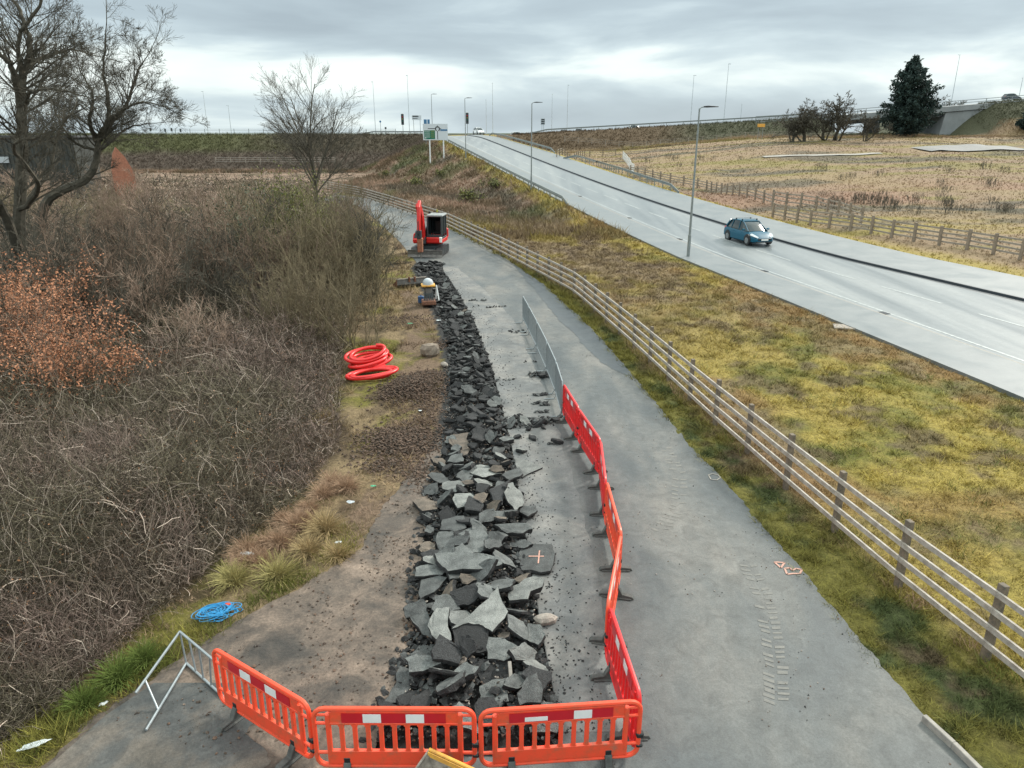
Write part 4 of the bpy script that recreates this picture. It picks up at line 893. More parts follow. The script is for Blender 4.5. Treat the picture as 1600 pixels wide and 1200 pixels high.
# small rubble as one uncountable mass
def lumps(name, P, S, m, seed, label, cat, flatf=.55):
    rg = np.random.RandomState(seed); n = len(P)
    ico = np.array([(0,0,1),(.9,0,.3),(.28,.85,.3),(-.72,.53,.3),(-.72,-.53,.3),(.28,-.85,.3),(.5,.4,-.7),(-.6,.2,-.7),(0,-.6,-.7)])
    fc = np.array([(0,1,2),(0,2,3),(0,3,4),(0,4,5),(0,5,1),(1,6,2),(2,6,7),(2,7,3),(3,7,4),(4,7,8),(4,8,5),(5,8,1),(1,8,6),(6,8,7)])
    V = ico[None]*(1+rg.uniform(-.3, .3, (n,9,1)))*np.stack([np.ones(n), rg.uniform(.5,1,n), rg.uniform(.3, flatf+.3, n)], 1)[:,None,:]
    a = rg.uniform(0, 2*PI, n); ca, sa = np.cos(a)[:,None], np.sin(a)[:,None]; X = V[...,0]*ca-V[...,1]*sa; Yv = V[...,0]*sa+V[...,1]*ca
    el = rg.normal(0, .5, n)[:,None]; Z = V[...,2]*np.cos(el)+X*np.sin(el); V = np.stack([X, Yv, Z], -1)*np.asarray(S)[:,None,None]+P[:,None,:]
    Fc = (np.arange(n)*9)[:,None,None]+fc[None]; mi = np.repeat(rg.choice(len(m), n, p=None), len(fc))
    o = link(name, npmesh(name, V.reshape(-1,3), Fc.reshape(-1,3), mi=mi), m); return tag(o, label, cat, kind='stuff')
n = 6500; Y = 7.4*(44.2/7.4)**RG.uniform(0, 1, n); a = trL(Y); b = cut(Y); x = a+(b-a)*RG.uniform(-.06, 1.0, n)
lumps('rubble', np.stack([x, Y, heap(x, Y)*RG.uniform(.15, .8, n)], 1), (.018+.08*RG.uniform(0, 1, n)**2)*(1+.02*Y), [M['slab_dark'], M['slab_dark'], M['slab_top'], M['slab_dark']], 3, 'small black asphalt rubble filling the gaps of the long heap', 'rubble')
o = strip('trench_base', lambda Y: trL(Y)-.05, lambda Y: cut(Y)-.004, np.linspace(7.3, 44.4, 120), -.10, M['trench'], 2)
n = 4000; Y = 7.4*(20/7.4)**RG.uniform(0, 1, n); a = trL(Y); b = cut(Y); x = a+(b-a)*RG.uniform(-.12, 1.0, n)
lumps('rubble_fines', np.stack([x, Y, heap(x, Y)*RG.uniform(.2, 1.0, n)], 1), RG.uniform(.008, .03, n), [M['stone'], M['slab_brown'], M['soil_brown'], M['slab_top']], 13, 'brown dust and pale stone chips among the broken asphalt', 'rubble')
n = 3500; Y = 7.2*(17/7.2)**RG.uniform(0, 1, n); x = drL(Y)+(trL(Y)-drL(Y))*RG.uniform(0, 1, n)**.7; k = (fbm(x*1.4, Y*1.4, 211) > .50); x = x[k]; Y = Y[k]; n = len(x)
lumps('mud_crumbs', np.stack([x, Y, np.full(n, .018)], 1), .005+.03*RG.uniform(0, 1, n)**4, [M['soil'], M['dirt'], M['soil_brown']], 17, 'crumbs of dark mud scattered over the brown apron', 'soil')
# grit scattered on path
n = 1500; Y = 7.5*(42/7.5)**RG.uniform(0, 1, n); x = cut(Y)+np.abs(RG.normal(0, .45, n)); k = RG.uniform(0,1,n) < .8
lumps('grit', np.stack([x, Y, np.full(n, .02)], 1)[k], RG.uniform(.006, .028, n)[k], [M['slab_dark']], 5, 'dark grit scattered on the path beside the saw cut', 'grit')
# spilled pieces right of the cut
for px, py, nn, sp_ in ((815,662,60,.55),(840,655,40,.4),(850,590,34,.35),(842,618,8,.2),(843,632,10,.2),(845,645,9,.2),(868,695,6,.25),(782,595,6,.2),(830,565,6,.3)):
    pass
Pp = []; Ss = []
for px, py, nn, sp_ in ((800,664,70,.55),(828,660,60,.40),(848,588,50,.22),(843,618,10,.12),(843,632,14,.15),(845,645,10,.12),(868,695,8,.12),(790,595,8,.15),(836,566,6,.2),(776,480,14,.4),(745,470,14,.3),(800,520,10,.5)):
    c = at(px, py)
    for _ in range(nn): Pp.append((c.x+RG.normal(0, sp_), c.y+RG.normal(0, sp_*.35), .03+.08*RG.uniform()*(nn > 40))); Ss.append(RG.uniform(.03, .12 if nn > 9 else .08))
lumps('spilled_rubble', np.array(Pp), np.array(Ss), [M['slab_dark'], M['slab_top']], 6, 'asphalt crumbs spilled onto the path right of the saw cut', 'rubble')
sl = ['grey slab in the spill across the path', 'pale slab standing out of the spill across the path', 'dark slab at the tip of the spill across the path', 'flat dark slab right of the saw cut inside the barrier line', 'dark slab in the little pile under the steel barriers']
for q, (px, py, k, s) in enumerate([(798,668,0,1.3), (820,663,2,1.0), (845,665,4,1.2), (868,694,5,.8), (850,590,12,1.1)]):
    o = pm[k][0].copy() if not first[k] else None
    if o is None: continue
    COL.objects.link(o); p = at(px, py); o.location = (p.x, p.y, .09); o.rotation_euler = (RG.normal(0,.25), RG.normal(0,.25), RG.uniform(0,6)); o.scale = (s, s*.7, 1); tag(o, sl[q], 'broken asphalt', 'broken asphalt pieces')
n = 2600; Y = 5.5*(45/5.5)**RG.uniform(0, 1, n); x = cut(Y)+(pR(Y)-cut(Y))*RG.uniform(.05, .99, n); k = fbm(x*.8, Y*.5, 231) > .47; x = x[k]; Y = Y[k]; n = len(x)
lumps('path_grit', np.stack([x, Y, np.full(n, .017)], 1), .004+.016*RG.uniform(0, 1, n)**3, [M['slab_dark'], M['stone'], M['soil_brown']], 29, 'tiny stones and crumbs lying over the service path', 'grit')
# soil clods
def clodpts(regs):
    P = []; S = []
    for px, py, rx, ry, nn, hz in regs:
        c = at(px, py)
        for _ in range(nn):
            u, v = RG.normal(0, .5, 2); x = c.x+u*rx; Y = c.y+v*ry; d = math.exp(-(u*u+v*v)); P.append((x, Y, float(H(x, Y))+hz*d*RG.uniform(0, 1))); S.append(RG.uniform(.012, .05))
    return np.array(P), np.array(S)
P, S = clodpts([(640,612,.95,1.3,4200,.34), (670,590,.6,.7,1300,.15), (625,690,1.1,1.2,3600,.14), (665,655,.5,2.0,600,.10), (600,730,.8,.5,350,.08), (650,740,.5,.8,400,.06), (630,500,1.6,1.0,600,.10), (690,540,.4,1,150,.06), (655,970,.25,.5,200,.05)])
lumps('turned_soil', P, S, [M['soil'], M['soil_brown'], M['soil_brown'], M['soil_brown']], 8, 'turned brown soil and clods between the brambles and the rubble', 'soil')
# stones
def rock(px, py, s, m, label, cat='stone', z=0, sq=(1,.8,.55), rz=None):
    rg = np.random.RandomState(int(px+py)); mb = MB(); rings = []
    for i, (zz, rr_) in enumerate(((-.5,.55),(-.2,.95),(.15,1.0),(.42,.7),(.52,.3))):
        rings.append([Vector((rr_*s*sq[0]*math.cos(a)*rg.uniform(.82,1.12), rr_*s*sq[1]*math.sin(a)*rg.uniform(.82,1.12), zz*s*sq[2]*2*rg.uniform(.9,1.1))) for a in np.linspace(0, 2*PI, 9, endpoint=False)])
    mb.loft(rings); o = mb.build(cat.replace(' ', '_'), M[m]); p = at(px, py, z); o.location = (p.x, p.y, z+s*sq[2]*.8); o.rotation_euler = (0,0, rz if rz is not None else rg.uniform(0,6)); tag(o, label, cat); return o
rock(852, 974, .17, 'stone', 'pinkish brown stone lying on the path edge right of the heap', sq=(1.2,.7,.5), rz=.2)
rock(718, 1038, .11, 'stone', 'small pale stone among dark slabs near the front barriers', z=.15, rz=.5)
rock(672, 556, .33, 'sack', 'slumped grey brown sack on the grass beside the rubble', 'sack', sq=(1.15,.75,.75), rz=.1)
rock(694, 572, .15, 'stone', 'light brown stone between the sack and the rubble', sq=(1.2,.7,.5))
mb = MB(); a, b = at(796, 1034, .30), at(799, 1068, .16); mb.bar(a, b, .05, .05); tag(mb.build('wood_offcut', M['kerb_pale'], bevel=.006), 'short pale wood offcut lying on the slabs', 'wood')

# ------------------------------------------------------------ plastic barriers
def make_barrier(col, board=True):
    t = thing('plastic_barrier', None, None); m = M[col]
    f = MB()
    def rr_(x0, x1, z0, z1, r):
        P = []
        for cx, cz, a0 in ((x1-r, z1-r, 0), (x0+r, z1-r, 90), (x0+r, z0+r, 180), (x1-r, z0+r, 270)):
            for k in range(5): a = R(a0+k*22.5); P.append((cx+r*math.cos(a), 0, cz+r*math.sin(a)))
        return P
    f.tube(rr_(-.97, .97, .14, .97, .13), .030, 8, closed=True)
    f.build('outer_frame', m, t, smooth=True)
    p = MB()
    p.box((0,0,.27), (1.66,.05,.19)); p.box((0,0,.845), (1.56,.03,.17)); p.box((0,0,.765), (1.66,.045,.03)); p.box((0,0,.935), (1.5,.04,.02))
    for sx in (-1, 1):
        p.tube([(sx*.80,0,.27),(sx*.80,0,.90)], .035, 8); p.tube([(sx*.82,0,.76),(sx*.96,0,.76)], .02, 6); p.tube([(sx*.82,0,.33),(sx*.96,0,.33)], .022, 6); p.tube([(sx*.81,0,.88),(sx*.94,0,.88)], .018, 6)
    p.build('panel', m, t, bevel=.004)
    for k in range(9):
        x = -.64+k*.16; q = MB(); q.box((x,0,.56), (.052,.045,.41)); q.box((x,0,.375), (.085,.046,.04), taper=.62); q.box((x,0,.742), (.08,.046,.03)); q.build('slat', m, t, bevel=.005)
    if board:
        for sy in (-1, 1):
            b = MB(); b.box((0, sy*.019, .85), (1.26,.006,.135)); bo = b.build('reflective_board', M['foil_red'], t)
            for x0 in (-.26, .26):
                b = MB(); b.box((x0, sy*.0235, .85), (.22,.004,.122)); b.build('white_panel', M['foil_white'], bo)
    for sx in (-1, 1):
        g = MB(); x = sx*.60; g.prism([(-.30,0),(-.27,.05),(-.10,.07),(-.035,.20),(.035,.20),(.10,.07),(.27,.05),(.30,0)], -.045, .045, M=Matrix(((0,0,1),(1,0,0),(0,1,0)))); 
        V = [(v[0]+x, v[1], v[2]) for v in g.v]; g.v = V; g.box((x,0,.012), (.16,.50,.024)); ft_ = g.build('foot', M['rubber'], t, bevel=.006)
        k = MB(); k.box((x,0,.205), (.085,.062,.13)); k.build('foot_socket', M['black'], ft_, bevel=.01)
    MB().box((.985,0,.46), (.09,.075,.07)).build('clip', M['black'], t, bevel=.012); MB().box((.985,0,.30), (.08,.07,.05)).build('clip', M['black'], t, bevel=.012)
    return t
BO = make_barrier('orange'); BR = make_barrier('red')
joints = [(-3.97,8.05), (-2.37,6.96), (-.40,6.93), (1.575,7.12), ]
chain = [at(998,1088,1), at(950,944,1), at(971,832,1), at(948,750,1), at(940,687,1), at(905,637,1), at(881,599,1)]
segs = [((-3.97,8.05), (-2.40,7.0), 0, 'orange barrier with two white panels beside the steel trestle, left of the front row'),
        ((-2.38,6.94), (-.42,6.93), 0, 'orange barrier in the middle of the front row with two white panels'),
        ((-.40,6.93), (1.57,7.10), 0, 'orange barrier at the right of the front row, its white strip torn')]
cl_ = ['deep red barrier meeting the right end of the front row', 'orange barrier set askew with feet on both sides, second in the line', 'orange red barrier third in the line along the path', 'thin looking crimson barrier seen edge on, fourth in the line', 'red barrier showing its slats, fifth in the line along the path', 'farthest red barrier, next to the steel crowd barriers']
for i in range(6): segs.append(((chain[i].x, chain[i].y), (chain[i+1].x, chain[i+1].y), 0 if i in (1,2) else 1, cl_[i]))
fo = fr_ = True
for (a, b, k, lb) in segs:
    src = (BO, BR)[k]
    if k == 0 and fo: t = BO; fo = False
    elif k == 1 and fr_: t = BR; fr_ = False
    else: t = copy_tree(src)
    t.location = ((a[0]+b[0])/2, (a[1]+b[1])/2, .012); t.rotation_euler = (R(random.uniform(-1.5,1.5)),0, math.atan2(b[1]-a[1], b[0]-a[0]))
    L = math.hypot(b[0]-a[0], b[1]-a[1]); t.scale = (min(max(L/2.0, .9), 1.12), 1, 1); tag(t, lb, 'barrier', 'plastic barriers round the dig')
    if 'torn' in lb:
        for ch in t.children:
            if ch.name.startswith('reflective_board'):
                w_ = ch.children[0]; w_.scale = (1.25, 1, .5); w_.location = (.02, 0, .40)
# torn strip on right front barrier: bare plastic patch
# ------------------------------------------------------------ steel crowd barriers
def make_steel():
    t = thing('crowd_barrier', None, None)
    f = MB(); f.tube([(-1.05,0,.18),(-1.08,0,.3),(-1.08,0,.95),(-1.0,0,1.08),(1.0,0,1.08),(1.08,0,.95),(1.08,0,.3),(1.05,0,.18)], .019, 8, closed=True); f.build('frame', M['galv'], t, smooth=True)
    for k in range(17):
        x = -.98+k*.1225; b = MB(); b.tube([(x,0,.18),(x,0,1.08)], .0085, 6); b.build('bar', M['galv'], t)
    for sx in (-.85, .85):
        b = MB(); b.tube([(sx,.02,.19),(sx,-.06,.02),(sx,-.36,.015)], .015, 6); b.tube([(sx,-.02,.19),(sx,.06,.02),(sx,.30,.015)], .015, 6); b.build('leg', M['galv'], t)
    return t
sb_ = make_steel(); P = [at(817,463,1.08), at(826,479,1.08), at(839,503,1.08), at(855,535,1.08), at(869,566,1.08), at(879,598,1.08)]
sl = ['farthest galvanised crowd barrier at the top end of the row', 'galvanised crowd barrier second from the far end', 'galvanised crowd barrier in the middle of the steel row', 'galvanised crowd barrier beside the small pile of rubble', 'nearest galvanised crowd barrier, touching the red barriers']
for i in range(5):
    t = sb_ if i == 0 else copy_tree(sb_); a, b = P[i], P[i+1]; L = (b-a).length
    t.location = ((a.x+b.x)/2, (a.y+b.y)/2, .01); t.rotation_euler = (0,0, math.atan2(b.y-a.y, b.x-a.x)); t.scale = (L/2.2, 1, 1); tag(t, sl[i], 'crowd barrier', 'steel crowd barriers')
# steel trestle lower left
t = thing('steel_trestle', 'galvanised folding steel trestle standing left of the first orange barrier', 'trestle', at(285,1040))
o0 = t.location.copy(); hz = .52
A = at(281,987,hz); Bl = at(212,1083,hz*.55); Br = at(333,1031,hz); a0 = at(291,1036,.04); bl = at(228,1141,.04); br = at(358,1097,.04)
for nm, pts in (('top_rail', (A, Bl)), ('top_rail', (A, Br)), ('bottom_rail', (a0, bl)), ('bottom_rail', (a0, br)), ('post', (A, a0)), ('brace', (A.lerp(Bl, .80), a0.lerp(bl, .72))), ('upright', (A.lerp(Br, .28), a0.lerp(br, .24))), ('upright', (A.lerp(Br, .58), a0.lerp(br, .42))), ('upright', (A.lerp(Br, .9), a0.lerp(br, .60)))):
    MB().tube([p-o0 for p in pts], .019 if 'rail' in nm else .014, 8).build(nm, M['galv'], t, smooth=True)
# ------------------------------------------------------------ duct coils, rope
def coil(name, label, c, rx, ry, turns, r, rz, seed, lift=.0, m='duct', group=None, tail=None):
    rg = np.random.RandomState(seed); P = []; n = int(turns*28)
    for i in range(n):
        a = i/28*2*PI; k = 1+.05*math.sin(a*.31+seed)+.03*rg.uniform(-1,1)*0; z = r+(i/n)*lift+.5*r*math.sin(a*.5+seed)*.6
        q_ = i/28; sw = .16*math.sin(q_*2.4+seed); k2 = 1+.14*math.sin(q_*1.9+seed*2)
        cx_ = rx*k2*math.cos(a); cy_ = ry*k2*math.sin(a); x = cx_*math.cos(sw)-cy_*math.sin(sw)+.07*math.sin(q_*2.1+seed); y = cx_*math.sin(sw)+cy_*math.cos(sw)+.10*math.cos(q_*1.3)+.03*q_; z += .05*math.sin(a+q_)*min(1, q_)
        P.append((x*math.cos(rz)-y*math.sin(rz), x*math.sin(rz)+y*math.cos(rz), max(r*.9, z)))
    if tail: P += [tuple(Vector(P[-1])+Vector(q)) for q in tail]
    t = thing(name, label, 'duct coil', c, 0, group); mb = MB(); mb.tube(P, r, 10, caps=True); mb.build('duct', M[m], t, smooth=True)
    e = Vector(P[-1]); d = (e-Vector(P[-2])).normalized(); MB().tube([e-d*.004, e+d*.006], r*.78, 10).build('open_end', M['black'], t); return t
p = at(580,592); coil('duct_coil', 'lower open loop of red flexible duct lying on the grass', (p.x+.05, p.y+.05, .05), .70, .42, 3.25, .056, .35, 2, .12, tail=[(.10,.12,.03),(.25,.2,.05)])
p = at(584,576); coil('duct_coil', 'upper stacked coil of red flexible duct at the thicket edge', (p.x-.05, p.y-.05, .10), .60, .42, 7.2, .056, .42, 5, .40).rotation_euler = (.12, -.10, .08)
rg = np.random.RandomState(4); p = at(338,963); mb = MB(); P = []
for i in range(420):
    a = i*.33; k = rg.uniform(.97, 1.03); P.append((.26*k*math.cos(a)*(.75+.25*math.sin(a*.13))+.05*math.sin(a*.07), .13*k*math.sin(a+.4*math.sin(a*.05))+.06*math.cos(a*.09), .03+.07*abs(math.sin(a*.21))))
for k in range(30): P.append((.26+.16*math.sin(k*.22), .10*math.cos(k*.35)+.05, .02+.02*math.sin(k)))
P = [(q[0]+.07*math.sin(i*.171)+.05*math.cos(i*.057), q[1]+.06*math.sin(i*.113+1), q[2]) for i, q in enumerate(P)]
mb.tube([Vector(q) for q in P], .0075, 5); o = mb.build('blue_rope', M['rope'], smooth=True); o.location = (p.x, p.y, .02); o.rotation_euler = (0,0,.45); tag(o, 'tangled bright blue rope on the grass above the steel trestle', 'rope')

# ------------------------------------------------------------ fences
def fence(name, pts, sp, ph, rails, label, m_post='wood_post', m_rail='wood_rail', pw=.12, rh=.085, zfun=None, side=-1, cat='fence', over=.09, group=None, jit=0.0):
    P = [Vector((a[0], a[1], 0)) for a in pts]; D = [0]
    for a, b in zip(P[:-1], P[1:]): D.append(D[-1]+(b-a).length)
    n = max(2, int(round(D[-1]/sp))+1); L = []
    xs = [p.x for p in P]; ys = [p.y for p in P]
    for k in range(n):
        d = D[-1]*k/(n-1); L.append(Vector((float(np.interp(d, D, xs)), float(np.interp(d, D, ys)), 0)))
    for q in L: q.z = float(H(q.x, q.y)) if zfun is None else zfun(q.x, q.y)
    t = thing(name, label, cat, L[0], 0, group); o0 = L[0].copy()
    rj = random.Random(3)
    for k, q in enumerate(L):
        d = (L[min(k+1, n-1)]-L[max(k-1, 0)]).normalized(); a = math.atan2(d.y, d.x); mb = MB(); hh = ph+over+rj.uniform(-jit, jit)
        mt = Matrix.Rotation(a, 3, 'Z') @ Matrix.Rotation(rj.uniform(-jit, jit)*1.2, 3, 'X')
        mb.box(q-o0+Vector((0,0,hh/2-.08)), (pw, pw*.8, hh+.16), mat=mt); mb.build('post', M[m_post], t, bevel=.006 if pw > .1 and q.y < 30 else 0)
    for r_ in rails:
        mb = MB()
        for k in range(n-1):
            a, b = L[k], L[k+1]; d = (b-a).normalized(); nv = Vector((-d.y, d.x, 0))*(-side)*(pw*.4+.022)
            z1 = Vector((0,0,r_+rj.uniform(-jit, jit)*.4)); z2 = Vector((0,0,r_+rj.uniform(-jit, jit)*.4)); mb.bar(a-o0+nv+z1, b-o0+nv+z2-d*.004, .038, rh)
        mb.build('rail', M[m_rail], t)
    return t
fy = np.arange(3.5, 108, 1.0); fence('timber_fence', [(float(fenceX(y)), float(y)) for y in fy if y < 106], 1.86, 1.20, (.28,.56,.84,1.13), 'long weathered four rail timber fence running the length of the service path', side=-1, jit=.012, rh=.09)
def pxs(l): return [tuple(hit(*q))[:2] for q in l]
fence('roadside_fence', pxs([(985,272),(1040,285),(1100,296),(1150,306),(1207,322)]), 2.2, 1.2, (.35,.65,.95), 'brown post and rail fence between the curved guardrail and the field', 'wood_rail2', 'wood_far', .18, .11, jit=.03)
fence('roadside_fence', pxs([(1207,340),(1270,354),(1340,362),(1440,380),(1520,392),(1640,415)]), 2.0, 1.25, (.3,.6,.88,1.17), 'brown post and rail fence beside the footway to the right of the car', 'wood_rail2', 'wood_far', .18, .115, jit=.04)
fence('field_fence', pxs([(1207,318),(1280,330),(1345,350)]), 2.2, 1.3, (.4,.8,1.15), 'second line of brown fence just behind the roadside one', 'wood_rail2', 'wood_far', .18, .11, jit=.04)
fence('hollow_fence', pxs([(870,247),(915,245),(962,243)]), 2.6, 1.15, (.4,.75,1.1), 'pale rail fence crossing the grassy hollow by the roadside gate', 'wood_post', 'wood_far', .14, .07)
fence('bank_foot_fence', [(x, float(np.interp(x, [12,70], [176,170]))) for x in (12,25,40,55,70)], 3.0, 1.2, (.5,.85,1.2), 'thin post and rail fence along the foot of the right embankment', 'wood_far', 'wood_far', .12, .06)
fence('toe_fence', [(-62,160.5),(-50,160.5),(-37,160.5)], 3.0, 1.3, (.45,.85,1.25), 'pale rail fence at the foot of the left embankment', 'wood_far', 'wood_rail', .14, .08)
fence('crest_fence', [(-85,173.5),(-60,173.5),(-35,173.5),(-26,173.5)], 3.2, 1.2, (.55,.9,1.2), 'thin rail fence along the top of the left embankment', 'galv_dull', 'galv_dull', .10, .05)
p1, p2 = hit(973, 248), hit(990, 272)
fence('white_gate_fence', [(p1.x, p1.y), ((p1.x+p2.x)/2, (p1.y+p2.y)/2-1), (p2.x, p2.y)], 1.6, 1.3, (.25,.75,1.25), 'short white railed fence running down into the hollow', 'white', 'white', .09, .045)
# crash barriers
def guard(name, pts, label, sp=2.4, h=.62, m='galv_dull', ends=True):
    t = thing(name, label, 'guardrail', pts[0]); o0 = Vector(pts[0]); P = [Vector(p)-o0 for p in pts]
    D = [0]
    for a, b in zip(P[:-1], P[1:]): D.append(D[-1]+(b-a).length)
    n = max(3, int(D[-1]/sp)+1); Q = [Vector([float(np.interp(D[-1]*k/(n-1), D, [p[i] for p in P])) for i in range(3)]) for k in range(n)]
    mb = MB(); hs = [h*(.15 if (k == 0 or k == n-1) and ends else 1) for k in range(n)]
    for k in range(n-1):
        a = Q[k]+Vector((0,0,hs[k])); b = Q[k+1]+Vector((0,0,hs[k+1])); d = (b-a).normalized(); nv = Vector((-d.y,d.x,0))
        for dz, off in ((.10,.0),(0,.045),(-.10,.0)): mb.bar(a+Vector((0,0,dz))+nv*off, b+Vector((0,0,dz))+nv*off, .05, .10)
    mb.build('beam', M[m], t)
    for k, q in enumerate(Q):
        if hs[k] < h*.5: continue
        MB().box(q+Vector((0,0,h/2-.1)), (.09,.12,h+.2)).build('post', M[m], t)
    return t
yy = np.arange(70, 168, 2.4); guard('guardrail', [(float(fL(y))-.35, float(y), float(zr(y))+.02) for y in yy], 'long steel guardrail along the left edge of the climbing road')
P = [hit(*q) for q in ((877,249),(900,251),(930,259),(965,271),(1000,284),(1030,294),(1056,303))]; guard('guardrail', [(p.x+.3, p.y, p.z+.05) for p in P], 'curved steel guardrail on the grass right of the road')
guard('guardrail', [(float(fR(y))+.5, float(y), float(zr(y))+.02) for y in np.arange(128, 172, 3.)], 'guardrail at the crest on the right of the road')
guard('guardrail', [(x, float(np.interp(x, [-15,5,45],[172,179,186]))+.8, float(ftop(x))+.05) for x in (4,8,20,35,50,66,74)], 'guardrail along the top of the right embankment', sp=4, h=.75)
guard('guardrail', [(x, 173.5, float(ftop(x))+.02) for x in (-34,-28,-22,-17)], 'guardrail on the bend at the top of the left embankment', sp=2.5)
# kerb edging bottom right
a, b, c = at(1443,1122,.05), at(1490,1165,.05), at(1540,1215,.05)
mb = MB(); mb.bar(a, b, .07, .12); mb.bar(b, c, .07, .12); tag(mb.build('edging_kerb', M['kerb_pale'], bevel=.008), 'narrow brown concrete edging at the bottom right corner of the path', 'kerb')
p = at(1325,513); mb = MB(); mb.box((p.x, p.y, .05), (1.1,.7,.06), rz=-.3); tag(mb.build('drain_cover', M['stone'], bevel=.01), 'flat pinkish drain slab in the grass at the footway edge', 'cover')

for q, (px, py) in enumerate([(882,307),(957,341),(1048,374),(1173,424),(1362,490)]):
    Yd = zd = None
    p = hit(px, py); x = float(kL(p.y))+.26; MBd = MB(); MBd.box((0,0,0), (.42,.46,.012))
    for k in range(5): MBd.box((-.15+k*.075,0,.008), (.03,.40,.008))
    o = MBd.build('drain_grate', M['kerb_dark']); o.location = (x, p.y, float(zr(p.y))+.03); o.rotation_euler = (0,0,R(14)); tag(o, ['farthest iron drain grate along the left kerb of the road', 'drain grate at the kerb between the farthest one and the nearest lamp', 'drain grate at the kerb just behind the nearest street lamp', 'drain grate at the kerb just right of the nearest street lamp', 'nearest drain grate at the kerb near the right side'][q], 'drain', 'drain grates along the road')
# ------------------------------------------------------------ street lamps
def make_lamp():
    t = thing('street_lamp', None, None)
    MB().tube([(0,0,-.2),(0,0,1.6),(0,0,1.62),(0,0,9.9)], [.10,.10,.075,.045], 10).build('column', M['galv_dull'], t, smooth=True)
    MB().tube([(0,0,9.85),(.12,0,9.98),(.5,0,10.0)], [.04,.035,.03], 8).build('arm', M['galv_dull'], t, smooth=True)
    m = MB(); m.loft([[Vector((.25,-.05,9.97)),Vector((.25,.05,9.97)),Vector((.25,.05,10.05)),Vector((.25,-.05,10.05))],[Vector((.5,-.14,9.96)),Vector((.5,.14,9.96)),Vector((.5,.12,10.08)),Vector((.5,-.12,10.08))],[Vector((1.15,-.10,9.99)),Vector((1.15,.10,9.99)),Vector((1.15,.09,10.04)),Vector((1.15,-.09,10.04))]]); m.build('lamp_head', M['black'], t, bevel=.01)
    MB().box((0,-.09,.9), (.13,.02,.5)).build('door', M['galv_dull'], t); return t
lp = make_lamp(); ll = ['nearest grey street lamp, in front of the car', 'second street lamp on the left edge of the road', 'third street lamp farther up the road, beside the traffic lights', 'fourth street lamp behind the direction sign']
for i, (px, py, ptop) in enumerate([(1075,403,167), (830,297,160), (728,247,153), (676,214,147)]):
    t = lp if i == 0 else copy_tree(lp)
    if i < 3:
        d = hit(px, py); y = d.y
        Y = y; 
    else: Y = 160
    d = ray(px, py); x = d[0]/d[1]*Y; z = float(H(x, Y)); tp = ray(px, ptop); zt = CH+tp[2]/tp[1]*Y
    t.location = (x, Y, z); t.scale = (1, 1, (zt-z)/10.0); t.rotation_euler = (0,0, R(10)); tag(t, ll[i], 'street lamp', 'street lamps along the climbing road')
# tall slim far masts
def mast():
    t = thing('distant_lamp_column', None, None)
    MB().tube([(0,0,-3),(0,0,5),(0,0,10)], [.10,.075,.045], 6).build('column', M['grey_sign'], t); MB().box((.25,0,10.02), (.7,.18,.08)).build('lamp_head', M['grey_sign'], t); return t
ms = mast(); mlst = [(1079,190,118,200,'tall pale column left of the nearest street lamp head'),(1131,188,100,200,'tallest column between the street lamp head and the bridge'),(886,200,133,240,'slim column above the right embankment, right of the second street lamp'),(862,202,147,240,'fainter slim column between the lattice sign and its taller neighbour'),
 (770,208,130,240,'slim column above the crest right of the traffic light'),(760,208,156,240,'shortest slim column just left of its taller twin at the crest'),(640,208,118,215,'tall column left of the grey sign at the crest'),(587,208,128,215,'faint column just right of the tall bare tree'),(326,214,143,230,'pale leaning column above the left embankment'),(362,212,165,230,'darker short column above the left embankment'),
 (1489,146,86,195,'column with a short head above the bridge beyond the field tree'),(1592,152,122,195,'column at the far right end of the bridge'),(1157,187,163,205,'short thin mast where the bridge parapet begins')]
for i, (px, pb, pt, Y, lb) in enumerate(mlst):
    t = ms if i == 0 else copy_tree(ms); b = atY(px, pb, Y); tp = atY(px, pt, Y); t.location = (b.x, Y, b.z-.5); t.scale = (1,1,(tp.z-b.z+.5)/10); tag(t, lb, 'lamp column', 'distant lamp columns'); t.rotation_euler = (0,0, R(20*i))
# ------------------------------------------------------------ signs
p1 = hit(670, 257); Ys = p1.y; tl_ = atY(660.5, 193.5, Ys); brr = atY(700, 219, Ys)
t = thing('direction_sign', 'large white and green direction sign with a roundabout diagram beside the climbing road', 'road sign', (p1.x, Ys, p1.z))
o0 = Vector(t.location); W = brr.x-tl_.x; Hs = tl_.z-brr.z; c0 = Vector(((tl_.x+brr.x)/2, Ys, (tl_.z+brr.z)/2))-o0
MB().box(c0, (W, .06, Hs)).build('board', M['sign_pale'], t)
def sbox(u0, v0, u1, v1, m, nm, par, dy=.04):
    cx = c0.x-W/2+W*(u0+u1)/2; cz = c0.z+Hs/2-Hs*(v0+v1)/2; return MB().box((cx, c0.y-dy, cz), (W*(u1-u0), .012, Hs*(v1-v0))).build(nm, M[m], par)
sbox(.03,.36,.50,.96,'white','panel_border', t, .036); sbox(.045,.385,.485,.94,'green_sign','green_panel', t, .046)
for k in range(4): sbox(.07, .43+.12*k, .28, .455+.12*k, 'white', 'lettering', t, .054); sbox(.31, .43+.12*k, .46, .46+.12*k, 'gold', 'lettering', t, .054)
sbox(.09,.83,.12,.90,'white','arrow', t, .054)
sbox(.20,.27,.53,.31,'black','diagram_arm', t); sbox(.575,.44,.60,.95,'black','diagram_arm', t); sbox(.70,.33,.985,.43,'blue_sign','blue_panel', t, .046); sbox(.66,.28,.74,.31,'black','diagram_arm', t); sbox(.58,.08,.60,.18,'black','diagram_arm', t)
cx = c0.x-W/2+W*.588; cz = c0.z+Hs/2-Hs*.30; MB().tube([(cx+.34*math.cos(a), c0.y-.05, cz+.34*math.sin(a)) for a in np.linspace(R(-60), R(240), 22)], .08, 6).build('diagram_ring', M['black'], t)
